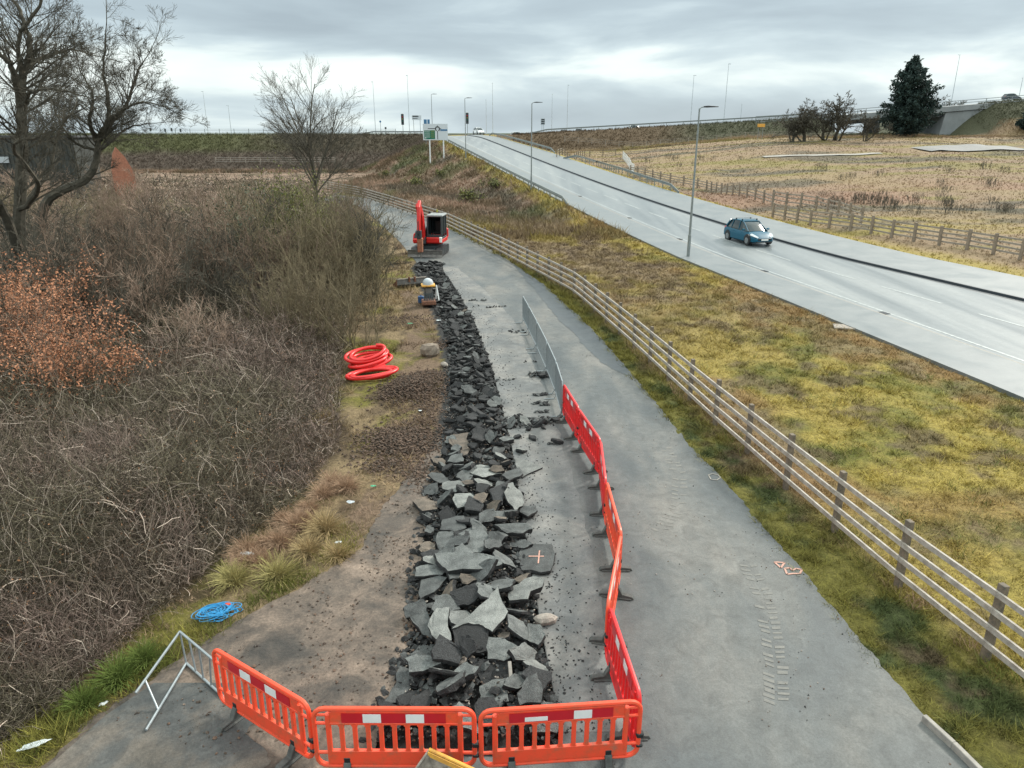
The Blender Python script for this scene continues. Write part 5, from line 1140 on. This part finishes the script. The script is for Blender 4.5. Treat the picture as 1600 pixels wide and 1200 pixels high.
for px in (671.5, 693):
    x = atY(px, 230, Ys).x; zz = float(H(x, Ys+.15)); MB().tube([(x-o0.x, .12, zz-o0.z-.3), (x-o0.x, .12, c0.z+Hs/2)], .11, 8).build('post', M['white'], t, smooth=True)
def sign(name, label, px0, py0, px1, py1, Y, base, m, posts=(.5,), extra=(), pm_='galv_dull', cat='road sign', shape='box', r=.05):
    a, b = atY(px0, py0, Y), atY(px1, py1, Y); g = atY((px0+px1)/2, base, Y); t = thing(name, label, cat, g); w_, h = b.x-a.x, a.z-b.z; c = Vector(((a.x+b.x)/2, Y, (a.z+b.z)/2))-g
    if shape == 'box': MB().box(c, (w_, .07, h)).build('board', M[m], t, bevel=.02)
    else: MB().disc(c, (0,1,0), w_/2, .08, 20).build('board', M[m], t)
    for u in posts: x = c.x-w_/2+w_*u; MB().tube([(x, .08, -1.2), (x, .08, c.z+h/2)], r, 8).build('post', M[pm_], t)
    for (u0, v0, u1, v1, mm, nm) in extra: MB().box((c.x-w_/2+w_*(u0+u1)/2, -.05, c.z+h/2-h*(v0+v1)/2), (w_*(u1-u0), .03, h*(v1-v0))).build(nm, M[mm], t)
    return t
sign('grey_sign', 'pale grey sign on two posts at the crest left of the lamp', 643.5, 180, 658.5, 187.5, 178, 208, 'sign_pale', (.15,.85), [(.06,.1,.7,.35,'dgrey','lettering'), (.06,.6,.6,.72,'dgrey','lettering')])
sign('blue_sign', 'small dark blue sign peeping over the direction sign', 662, 186.5, 667, 193.5, 150, 215, 'blue_sign', (.5,)); sign('blue_sign', 'small dark blue pointed sign right of the square blue one', 667.6, 186.5, 671.6, 193.5, 150, 215, 'blue_sign', (.5,))
sign('keep_sign', 'small round blue sign on the left at the roundabout', 592.5, 188, 595.8, 192, 180, 208, 'blue_sign', (.5,), shape='disc')
sign('keep_sign', 'small dark square marker low at the roundabout edge', 601, 198.5, 604, 202, 178, 208, 'dgrey', (.5,)) 
sign('lattice_sign', 'small dark stacked sign above the right embankment', 845, 185, 851.5, 195, 200, 206, 'grey_sign', (.3,.7), [(.1,.08,.9,.3,'dgrey','symbol'), (.1,.4,.9,.6,'dgrey','symbol'), (.1,.7,.9,.9,'dgrey','symbol')])
sign('yellow_sign', 'small yellow sign in front of the bridge wall', 1184, 193.5, 1195, 198.5, 165, 210, 'yellow', (.2,.8))
for q, (px, lb) in enumerate([(235,'leftmost small dark sign on the left embankment'), (258,'small dark sign second along the left embankment'), (268,'small dark sign third along the left embankment'), (282,'rightmost small dark sign on the left embankment')]):
    sign('small_sign', lb, px-1.8, 200+q % 2, px+1.8, 205+q % 2, 176, 212, 'dgrey', (.5,))
def tlight(px0, top, base, Y, lb):
    a = atY(px0, top, Y); g = atY(px0, base, Y); t = thing('traffic_light', lb, 'traffic light', g); h = a.z-g.z
    MB().tube([(0,0,-1),(0,0,h)], .06, 8).build('pole', M['galv_dull'], t)
    bz = h-1.3; MB().box((0,-.12,bz), (.62,.1,2.3)).build('backing_board', M['dgrey'], t, bevel=.04); hd = MB().box((0,-.22,bz+.1), (.34,.16,1.4)).build('signal_head', M['black'], t, bevel=.03)
    for k, mm in enumerate(('dred','gold','green_sign')): MB().disc((0,-.31,bz+.55-k*.45), (0,1,0), .11, .03, 12).build('signal_lens', M[mm], hd)
    MB().box((0,-.10,h-.05), (.3,.12,.22)).build('detector', M['white'], t, bevel=.03)
tlight(630, 177, 208, 176, 'traffic light left of the road at the crest'); tlight(730.5, 175, 207, 172, 'traffic light right of the third street lamp at the crest')
# ------------------------------------------------------------ bridge and buildings
t = thing('road_bridge', 'concrete overbridge with steel parapet behind the field trees', 'bridge', (70, 186, 6)); o0 = Vector(t.location)
def bz_(x): return float(ftop(x))
mb = MB(); dk = MB(); pr_ = MB()
xs = list(range(58, 136, 6))
for a, b in zip(xs[:-1], xs[1:]):
    A = Vector((a, 186, bz_(a)-.1)); B = Vector((b, 186, bz_(b)-.1))
    dk.add([(a-o0.x, y-o0.y, z) for (a, y, z) in []], []) if False else None
    for (w0, w1, z0, z1, m_) in ((185.6, 200, -.1, -1.3, dk), ):
        V = [(a, w0, bz_(a)+z0), (b, w0, bz_(b)+z0), (b, w1, bz_(b)+z0), (a, w1, bz_(a)+z0), (a, w0, bz_(a)+z1), (b, w0, bz_(b)+z1), (b, w1, bz_(b)+z1), (a, w1, bz_(a)+z1)]
        m_.add([Vector(v)-o0 for v in V], [(0,1,2,3),(7,6,5,4),(0,4,5,1),(1,5,6,2),(2,6,7,3),(3,7,4,0)])
    for hz_ in (.45, 1.0):
        pr_.bar(Vector((a, 185.8, bz_(a)+hz_))-o0, Vector((b, 185.8, bz_(b)+hz_))-o0, .08, .12)
    pr_.box(Vector((a, 185.8, bz_(a)+.5))-o0, (.12,.12,1.1))
dk.build('deck', M['concrete'], t); pr_.build('parapet', M['galv_dull'], t)
def bprism(P, Y0_, Y1_, m, nm):
    mb = MB(); n_ = len(P); V = [Vector((x, Y0_, z))-o0 for x, z in P]+[Vector((x, Y1_, z))-o0 for x, z in P]
    mb.add(V, [tuple(range(n_)), tuple(range(n_, 2*n_))[::-1]]+[(i, n_+i, n_+(i+1) % n_, (i+1) % n_) for i in range(n_)]); mb.build(nm, m, t)
bprism([(64,bz_(64)-1.4),(77,bz_(77)-1.4),(77,4),(70,4)], 185.9, 199.5, M['concrete'], 'abutment')
bprism([(103,bz_(103)-1.4),(116,bz_(116)-1.4),(110,4),(102,4)], 185.9, 199.5, M['concrete'], 'abutment')
bprism([(78,bz_(78)-2.3),(103,bz_(103)-2.3),(103,bz_(103)-1.35),(78,bz_(78)-1.35)], 186.8, 187.6, M['dgrey'], 'girder')
bprism([(88.5,bz_(88)-2.3),(89.7,bz_(88)-2.3),(89.7,4),(88.5,4)], 190, 196, M['concrete'], 'pier')
# left buildings
t = thing('industrial_building', 'long dark clad shed with a flat roof behind the left trees', 'building', (-75, 94, 0))
cl = MB(); cl.box((0,0,3.4), (46,5,7.1)); cl.build('walls', M['cladding'], t)
rb = MB()
for k in range(92): rb.box((-22.9+k*.5, -2.54, 3.4), (.16,.09,7.0))
rb.build('cladding_ribs', M['cladding'], t)
MB().box((0,0,7.03), (46.6,5.6,.22)).build('roof', M['roof'], t)
for x, z in ((9.0,4.4),(14.5,4.4),(2,4.4)): MB().box((x,-2.62,z), (1.2,.1,.7)).build('window', M['grey_sign'], t)
g = atY(194, 280, 86); tp = atY(194, 225, 86)
t = thing('brick_outbuilding', 'small salmon brick building with a pointed gable glimpsed through branches', 'building', (g.x, 86, 0), R(31)); hh = tp.z-.3
mb = MB(); mb.prism([(-1.1,0),(1.15,0),(1.15,hh-2.8),(.45,hh-1.1),(-.35,hh),(-.75,hh-.7),(-1.1,hh-2.2)], 0, .3, M=Matrix(((1,0,0),(0,0,1),(0,1,0)))); mb.build('gable_wall', M['salmon'], t)
mb = MB(); mb.box((0,1.25,(hh-3.0)/2), (2.0,1.8,hh-3.0)); mb.build('side_walls', M['salmon'], t)
mb = MB(); mb.prism([(-1.0,hh-2.4),(1.1,hh-2.85),(.42,hh-1.2),(-.35,hh-.1)], .32, 2.1, M=Matrix(((1,0,0),(0,0,1),(0,1,0)))); mb.build('roof', M['roof'], t)

# ------------------------------------------------------------ car
def make_car(paint, label, loc, rz, group=None, simple=False, s=1.0):
    t = thing('car', label, 'car', loc, rz, group); t.scale = (s,)*3
    # x forward; sections (x, halfwidth, z bottom, z shoulder)
    sec = [(-2.06,.62,.42,.78),(-1.98,.80,.28,.92),(-1.6,.87,.20,.95),(-.8,.885,.18,.93),(.2,.885,.18,.92),(.9,.885,.19,.90),(1.45,.86,.20,.80),(1.85,.76,.22,.66),(2.06,.56,.30,.50)]
    rings = []
    for (x, hw, zb, zt) in sec:
        r_ = []
        for (u, v) in ((-.86,0),(-1,.12),(-1.0,.45),(-.985,.72),(-.90,.93),(-.70,1.0),(-.3,1.03),(.3,1.03),(.70,1.0),(.90,.93),(.985,.72),(1.0,.45),(1,.12),(.86,0)): r_.append(Vector((x, u*hw, zb+(zt-zb)*v)))
        rings.append(r_)
    m = MB(); m.loft(rings); body = m.build('body', paint, t, smooth=True)
    # greenhouse
    g = [(-1.85,.70,.60,.93,.98),(-1.45,.74,.56,.93,1.42),(-.9,.77,.60,.93,1.49),(-.2,.78,.61,.92,1.51),(.25,.78,.60,.91,1.44),(.62,.77,.58,.90,1.22),(1.12,.74,.60,.88,.90)]
    rings = [[Vector((x, -wb, zb-.05)), Vector((x, -wb, zb)), Vector((x, -wt, zt-.03)), Vector((x, -wt*.85, zt)), Vector((x, wt*.85, zt)), Vector((x, wt, zt-.03)), Vector((x, wb, zb)), Vector((x, wb, zb-.05))] for (x, wb, wt, zb, zt) in g]
    m = MB(); m.loft(rings); m.build('windows', M['glass'], t, smooth=True)
    m = MB(); m.loft([[Vector((x, -w_, z)), Vector((x, -w_*.8, z+.035)), Vector((x, w_*.8, z+.035)), Vector((x, w_, z)), Vector((x, w_, z-.03)), Vector((x, -w_, z-.03))] for x, w_, z in ((-1.6,.60,1.36),(-1.35,.62,1.45),(-.9,.63,1.495),(-.2,.63,1.515),(.22,.62,1.46))]); m.build('roof', paint, t, smooth=True)
    for sy in (-1, 1):
        for pp_, pr2 in (([(.22,sy*.61,1.45),(.62,sy*.63,1.20),(1.15,sy*.74,.89)], .035), ([(-1.0,sy*.62,1.47),(-1.05,sy*.77,.93)], .03), ([(-.1,sy*.63,1.49),(-.05,sy*.785,.92)], .028), ([(-1.45,sy*.6,1.42),(-1.80,sy*.72,.96)], .07)):
            MB().tube(pp_, pr2, 6).build('pillar', paint, t, smooth=True)
        for x in (1.28, -1.30):
            w_ = MB(); w_.disc((x, sy*.80, .315), (0,1,0), .315, .20, 20); wh = w_.build('wheel', M['black'], t, smooth=False)
            w_ = MB(); w_.disc((x, sy*.905, .315), (0,1,0), .20, .012, 16)
            for k in range(5): a = k*2*PI/5; w_.bar((x, sy*.915, .315), (x+.2*math.cos(a), sy*.915, .315+.2*math.sin(a)), .012, .06)
            w_.build('rim', M['chrome'], wh)
            m = MB(); m.disc((x, sy*.80, .36), (0,1,0), .375, .185, 20); m.build('wheel_arch', M['black'], t)
        m = MB(); m.loft([[Vector((1.55, sy*.86, .72)), Vector((1.55, sy*.72, .80)), Vector((1.55, sy*.6, .76)), Vector((1.55,sy*.8,.64))], [Vector((1.98, sy*.68, .60)), Vector((1.93, sy*.60, .66)), Vector((1.98, sy*.42, .60)), Vector((2.02,sy*.5,.52))]]); m.build('headlight', M['lens'], t)
        m = MB(); m.loft([[Vector((.78, sy*.84, .93)), Vector((.78, sy*1.02, .93)), Vector((.78, sy*1.02, 1.06)), Vector((.78,sy*.86,1.04))], [Vector((.98, sy*.86, .94)), Vector((.95, sy*.99, .95)), Vector((.95, sy*.99, 1.03)), Vector((.98,sy*.87,1.02))]]); m.build('mirror', paint, t)
        m = MB(); m.box((-2.02, sy*.66, .80), (.08,.16,.22)); m.build('tail_light', M['dred'], t, bevel=.02)
        if not simple: m = MB(); m.box((-.55, sy*.893, .80), (.14,.012,.03)); m.box((.45, sy*.893, .78), (.14,.012,.03)); m.build('door_handle', paint, t)
    m = MB(); m.box((2.04, 0, .44), (.06,1.0,.12)); m.build('grille', M['black'], t, bevel=.01)
    m = MB(); m.box((2.02,0,.27), (.10,1.15,.08)); m.build('bumper_intake', M['dgrey'], t)
    m = MB(); m.box((2.083,0,.42), (.02,.52,.11)); m.build('number_plate', M['plate'], t)
    if not simple:
        for x in (-.85, -.05):
            for sy in (-1, 1): m = MB(); m.box((x, sy*.56, 1.555), (.09,.07,.11)); m.build('roof_rack_foot', M['black'], t, bevel=.01)
            MB().bar((x,-.60,1.60), (x,.60,1.60), .06, .025).build('roof_bar', M['galv'], t)
    return t
cp = hit(1171, 380); dirv = Vector((float(kR(cp.y-3)-kR(cp.y+3)), -6, 0)).normalized()
make_car(M['teal'], 'teal blue hatchback with roof rack feet driving down the road', (cp.x, cp.y+.4, float(zr(cp.y))+.02), math.atan2(dirv.y, dirv.x))
silver = mat('silver_paint', (.50,.53,.55), .3, coat=.5); darkp = mat('dark_car_paint', (.03,.04,.06), .3, coat=.5); whitep = mat('white_car_paint', (.75,.77,.78), .3, coat=.5)
for px, Y, mm, lb in ((748,180,whitep,'white car far off at the crest of the road'), (809,215,silver,'small pale car on the embankment road nearest the crest'), (882,218,darkp,'tiny dark car on the embankment road right of the slim columns'), (905,220,darkp,'tiny dark car just ahead of the other one on the embankment'), (992,214,silver,'small car half hidden by the guardrail on the right embankment'), (1570,190,darkp,'dark car crossing the far right end of the bridge')):
    d = ray(px, 205); x = d[0]/d[1]*Y; make_car(mm, lb, (x, Y, float(ftop(x))+(-.9+.05 if px not in (748,1570) else .08)), {748:-1.2, 809:.3, 992:.2, 1570:0}.get(px, 1.3), simple=True)

# ------------------------------------------------------------ excavator (faces -Y locally)
p = at(669, 402); t = thing('mini_excavator', 'red mini excavator with a breaker at the far end of the rubble', 'excavator', (p.x+.02, p.y+1.3, .02), R(-7))
for sx in (-1, 1):
    m = MB(); x = sx*.82; pr = []
    for k in range(20):
        a = 2*PI*k/20; pr.append((math.cos(a)*.28+(1.0 if math.cos(a) > 0 else -1.0)*.85, math.sin(a)*.27+.29))
    m.prism(pr, x-.18, x+.18, M=Matrix(((0,0,1),(1,0,0),(0,1,0)))); tk = m.build('track', M['black'], t)
    for k in range(4): MB().disc((x+sx*.185, -.8+k*.53, .29), (1,0,0), .17, .02, 12).build('roller', M['dgrey'], tk)
MB().box((0,0,.50), (1.3,1.6,.25)).build('undercarriage', M['dgrey'], t, bevel=.03)
m = MB(); m.loft([[Vector((-1.1,-1.55+dy,z)), Vector((1.1,-1.55+dy,z)), Vector((1.1,-1.48+dy,z)), Vector((-1.1,-1.48+dy,z))] for z, dy in ((.03,-.06),(.18,.02),(.38,0),(.47,-.05))]); m.build('dozer_blade', M['steel_worn'], t)
for sx in (-.5,.5): MB().bar((sx,-.7,.45), (sx,-1.5,.25), .12, .12).build('blade_arm', M['dgrey'], t)
MB().tube([(0,0,.60),(0,0,.76)], .6, 20).build('slew_ring', M['black'], t)
# upper body: dark left engine shell, red counterweight skirts
m = MB(); m.box((0,.1,.90), (1.9,1.75,.3)); m.build('platform', M['dred'], t, bevel=.06)
m = MB(); m.loft([[Vector((-.95,-.55,1.0)), Vector((-.18,-.55,1.0)), Vector((-.18,-.45,1.62)), Vector((-.85,-.40,1.48))], [Vector((-.98,.1,1.0)), Vector((-.18,.1,1.0)), Vector((-.18,.1,1.72)), Vector((-.86,.1,1.62))], [Vector((-.95,1.0,1.0)), Vector((-.15,1.0,1.0)), Vector((-.15,.9,1.70)), Vector((-.85,.9,1.6))]]); m.build('engine_cover', M['dgrey'], t, smooth=False, bevel=.05)
m = MB(); m.loft([[Vector((-1.03,-.5,.85)), Vector((-.86,-.5,.85)), Vector((-.86,-.42,1.38)), Vector((-.98,-.42,1.30))], [Vector((-1.05,.9,.85)), Vector((-.86,.9,.85)), Vector((-.86,.9,1.5)), Vector((-1.0,.9,1.42))]]); m.build('side_panel', M['dred'], t, bevel=.03)
m = MB(); m.box((.45,-.80,.98), (1.02,.16,.36)); m.build('front_panel', M['dred'], t, bevel=.05)
m = MB(); m.box((.86,-.80,1.0), (.2,.17,.38)); m.build('lamp_panel', M['plate'], t, bevel=.05)
m = MB(); m.box((0,1.15,1.2), (1.9,.35,.7)); m.build('counterweight', M['dred'], t, bevel=.1)
for x_ in (-.6,-.45,-.3): MB().box((x_,-.52,1.28), (.06,.02,.22)).build('vent_slot', M['black'], t)
MB().tube([(-.30,-1.15,1.1),(-.42,-1.25,1.6),(-.40,-1.5,2.5),(-.34,-1.9,3.0)], .022, 6).build('hose', M['black'], t, smooth=True)
# cab
m = MB(); x0, x1, y0, y1, z0, z1 = .02, .90, -.72, .72, 1.08, 2.42
for (x, y) in ((x0,y0),(x1,y0),(x0,y1),(x1,y1)): m.bar((x,y,z0), (x,y+(0.12 if y < 0 else 0),z1), .09, .09)
m.bar((x0,0.1,z0), (x0,0.1,z1), .08, .08); m.bar((x1,0.1,z0), (x1,0.1,z1), .08, .08); m.box(((x0+x1)/2,(y0+y1)/2,z0), (.97,1.5,.1)); m.bar((x0,y0,1.22),(x1,y0,1.22),.06,.18)
cab = m.build('cab', M['dgrey'], t, bevel=.015)
m = MB(); m.box(((x0+x1)/2, .07, z1+.04), (1.04,1.4,.12)); m.build('roof', M['sign_back'], cab, bevel=.04)
m = MB()
for x in (x0+.01, x1-.01): m.box((x, .05, 1.85), (.015,1.3,1.15))
m.box(((x0+x1)/2, y1, 1.85), (.85,.015,1.15)); m.build('side_windows', M['smoked'], cab)
m = MB(); m.box((.45,.25,1.32), (.46,.46,.14)); m.box((.45,.50,1.72), (.44,.12,.75)); m.build('seat', M['black'], cab, bevel=.05)
MB().tube([(.2,-.72,2.62),(.2,-.72,2.76)], .06, 8).build('work_lamp', M['black'], cab); MB().tube([(.45,.3,2.62),(.45,.3,2.76)], .06, 8).build('beacon', M['gold'], cab)
m = MB(); m.bar((x0-.05,-.6,2.2), (x0-.52,-.75,2.28), .03, .03); m.box((x0-.58,-.76,2.15), (.16,.05,.26)); m.build('mirror', M['black'], cab)
# boom on the left of the cab, raised; arm folding down to the breaker
m = MB(); m.box((-.22,-.95,.98), (.34,.5,.42)); m.build('swing_bracket', M['dgrey'], t, bevel=.04)
def bm_(P, wd, ds, mm, nm):
    q = MB(); rings = []
    for i, pnt in enumerate(P):
        a = Vector(P[max(i-1,0)]); b = Vector(P[min(i+1,len(P)-1)]); d = (b-a).normalized(); nn = Vector((0,-d.z,d.y))*ds[i]/2; s_ = Vector((wd/2,0,0)); c0_ = Vector(pnt)
        rings.append([c0_-s_-nn, c0_+s_-nn, c0_+s_+nn, c0_-s_+nn])
    q.loft(rings); return q.build(nm, M[mm], t, bevel=.02)
bm_([(-.24,-1.0,1.05),(-.24,-1.05,1.8),(-.22,-1.35,2.6),(-.20,-2.0,3.25)], .30, (.40,.48,.42,.30), 'dred', 'boom')
bm_([(-.16,-1.75,3.45),(-.13,-2.15,3.1),(-.08,-2.55,1.75)], .19, (.22,.30,.20), 'dred', 'arm')
MB().tube([(-.26,-1.28,1.3),(-.26,-1.62,2.1),(-.26,-1.75,2.6)], [.06,.06,.035], 8).build('boom_ram', M['dgrey'], t)
MB().tube([(-.26,-1.35,2.9),(-.24,-1.75,3.5)], .05, 8).build('arm_ram', M['chrome'], t)
MB().tube([(-.20,-2.1,2.5),(-.1,-2.6,2.3),(-.06,-2.75,1.6),(-.08,-2.65,1.35)], .025, 6).build('hose', M['black'], t)
m = MB(); m.box((-.05,-2.60,1.55), (.26,.26,.5)); m.build('breaker_bracket', M['dgrey'], t, bevel=.02)
m = MB(); m.box((-.02,-2.58,.92), (.30,.24,.86), taper=1.12); m.build('breaker', M['breaker'], t, bevel=.03)
MB().tube([(-.01,-2.56,.50),(.0,-2.55,.10)], [.05,.03], 8).build('chisel', M['steel_worn'], t)

# ------------------------------------------------------------ bucket, compactor, can, trough, litter
p = at(640, 447); t = thing('digger_bucket', 'wide rusty digger bucket lying on straw left of the rubble', 'bucket', (p.x, p.y, .02), R(28))
P = [(-.30,.42),(-.34,.15),(-.22,.02),(.05,.0),(.30,.06),(.30,.09),(.05,.05),(-.18,.06),(-.29,.17),(-.26,.42)]
m = MB(); m.prism(P, -.78, .78, M=Matrix(((0,0,1),(1,0,0),(0,1,0)))); m.build('shell', M['steel_worn'], t)
for sx in (-.79,.79): m = MB(); m.prism([(-.34,.42),(-.34,.12),(-.2,0),(.3,.05)], sx-.015, sx+.015, M=Matrix(((0,0,1),(1,0,0),(0,1,0)))); m.build('side_plate', M['rust'], t)
for sx in (-.15,.15): m = MB(); m.box((sx,-.40,.40), (.04,.2,.26)); m.build('hanger', M['rust'], t)
MB().bar((-.8,-.30,.43), (.8,-.30,.43), .08, .05).build('lip', M['stone'], t)
p = at(670, 478); t = thing('plate_compactor', 'small muddy compactor with a round grey top beside the rubble', 'compactor', (p.x, p.y, .02), R(10))
m = MB(); m.box((0,0,.16), (.62,.7,.16)); m.box((0,-.38,.2), (.6,.1,.2)); m.build('base_plate', M['rust'], t, bevel=.03)
m = MB()
for k in range(6): m.bar((-.22+k*.085,-.28,.2), (-.12+k*.05,-.05,.82), .05, .05)
m.build('ribbed_guard', M['dgrey'], t)
m = MB(); m.box((0,.05,.6), (.34,.42,.5)); m.build('engine', M['steel_worn'], t, bevel=.05)
m = MB(); m.box((0,0,.93), (.62,.5,.09)); m.build('top_frame', M['yellow'], t, bevel=.02)
rings = [[Vector((r_*math.cos(a), r_*math.sin(a), z)) for a in np.linspace(0, 2*PI, 14, endpoint=False)] for z, r_ in ((.97,.24),(1.08,.235),(1.18,.18),(1.24,.08))]
m = MB(); m.loft(rings); m.build('fuel_tank', M['grey_sign'], t, smooth=True)
m = MB(); m.tube([(.33,.15,.25),(.38,.0,.9),(.42,-.1,.5),(.45,-.15,.25)], .035, 8); m.build('handle', M['white'], t, smooth=True)
p = at(658, 474); m = MB(); m.box((0,0,.16), (.26,.18,.32)); m.box((0,0,.35), (.10,.06,.05)); o = m.build('fuel_can', M['blue'], bevel=.03); o.location = (p.x, p.y, .02); tag(o, 'small blue fuel can standing left of the muddy compactor', 'can')
# tilted yellow trough at the bottom edge
t = thing('yellow_trough', 'dirty yellow edged metal tray poking up before the front barriers', 'tray', at(700, 1215, .0)); o0 = Vector(t.location)
A = at(671,1171,.62); Bq = at(760,1212,.62); C = at(640,1215,.40); Dq = at(725,1250,.2)
m = MB(); m.add([A-o0, Bq-o0, Dq-o0, C-o0, A-o0+Vector((0,0.01,-.03)), Bq-o0+Vector((0,.01,-.03)), Dq-o0+Vector((0,0,-.03)), C-o0+Vector((0,0,-.03))], [(0,1,2,3),(7,6,5,4),(0,4,5,1),(1,5,6,2),(2,6,7,3),(3,7,4,0)]); m.build('tray_side', M['grime'], t)
MB().tube([A-o0, Bq-o0], .022, 8).build('rim', M['yellow'], t, smooth=True); MB().bar(A-o0+Vector((-.015,-.03,-.05)), Bq-o0+Vector((-.01,-.03,-.05)), .012, .09).build('yellow_flange', M['yellow'], t)
MB().tube([A-o0, C-o0], .014, 6).build('rim', M['stone'], t, smooth=True)
m = MB(); m.box(Vector((0,0,.1)), (.30,.30,.24)); m.build('tray_leg', M['grime'], t)
def crump(px, py, s, m_, name, label, z=.02, sq=(1,.6,.35), rz=0):
    rg = np.random.RandomState(int(px*3+py)); V = []; n = 7; s *= .75
    for i in range(n):
        for j in range(n):
            u, v = i/(n-1)-.5, j/(n-1)-.5; q5 = 1-.9*(u*u*v*v)*8; u *= q5; v *= q5; V.append((u*2*s*sq[0]*(1+rg.normal(0,.16)), v*2*s*sq[1]*(1+rg.normal(0,.16)), s*sq[2]*(rg.uniform(.2,1)*(1-4*max(u*u, v*v)*.9))))
    me = npmesh(name, V, [(i*n+j, (i+1)*n+j, (i+1)*n+j+1, i*n+j+1) for i in range(n-1) for j in range(n-1)]); o = link(name, me, M[m_]); p = at(px, py, z)
    md = o.modifiers.new('thick', 'SOLIDIFY'); md.thickness = .006
    o.location = (p.x, p.y, max(z, 0)+.01); o.rotation_euler = (0,0,rz); tag(o, label, 'litter', 'litter at the thicket edge'); return o
crump(162,1100,.08,'litter','plastic_litter','small white plastic scrap on the tarmac edge by the green grass', rz=.8)
crump(52,1166,.16,'litter','plastic_bag','long crumpled pale plastic bag at the bottom left corner', z=.1, sq=(1.4,.35,.4), rz=.55)
crump(386,866,.16,'grey_sign','plastic_bag','grey crumpled plastic bag caught at the thicket edge', z=.15)
crump(356,945,.07,'orange','drinks_can','small orange and white can lying above the blue rope', z=.1, sq=(1,.5,.6))
crump(529,848,.09,'litter','food_tray','small white checked tray on the grass by the muddy apron', z=.05, sq=(1,.7,.3))
crump(548,785,.12,'grey_sign','plastic_litter','grey plastic wrapper at the thicket edge above the tussocks', z=.1)
crump(583,760,.08,'green_scrap','plastic_litter','green plastic scrap on mossy grass near the thicket', z=.05)
crump(640,506,.16,'green_scrap','plastic_litter','green plastic scrap on straw beside the rubble, far side of the sack', z=.08)
crump(685,501,.13,'litter','plastic_litter','tiny white scrap against the left rim of the rubble', z=.05)
crump(656,642,.07,'litter','plastic_litter','tiny white scrap on straw grass below the red duct', z=.08)
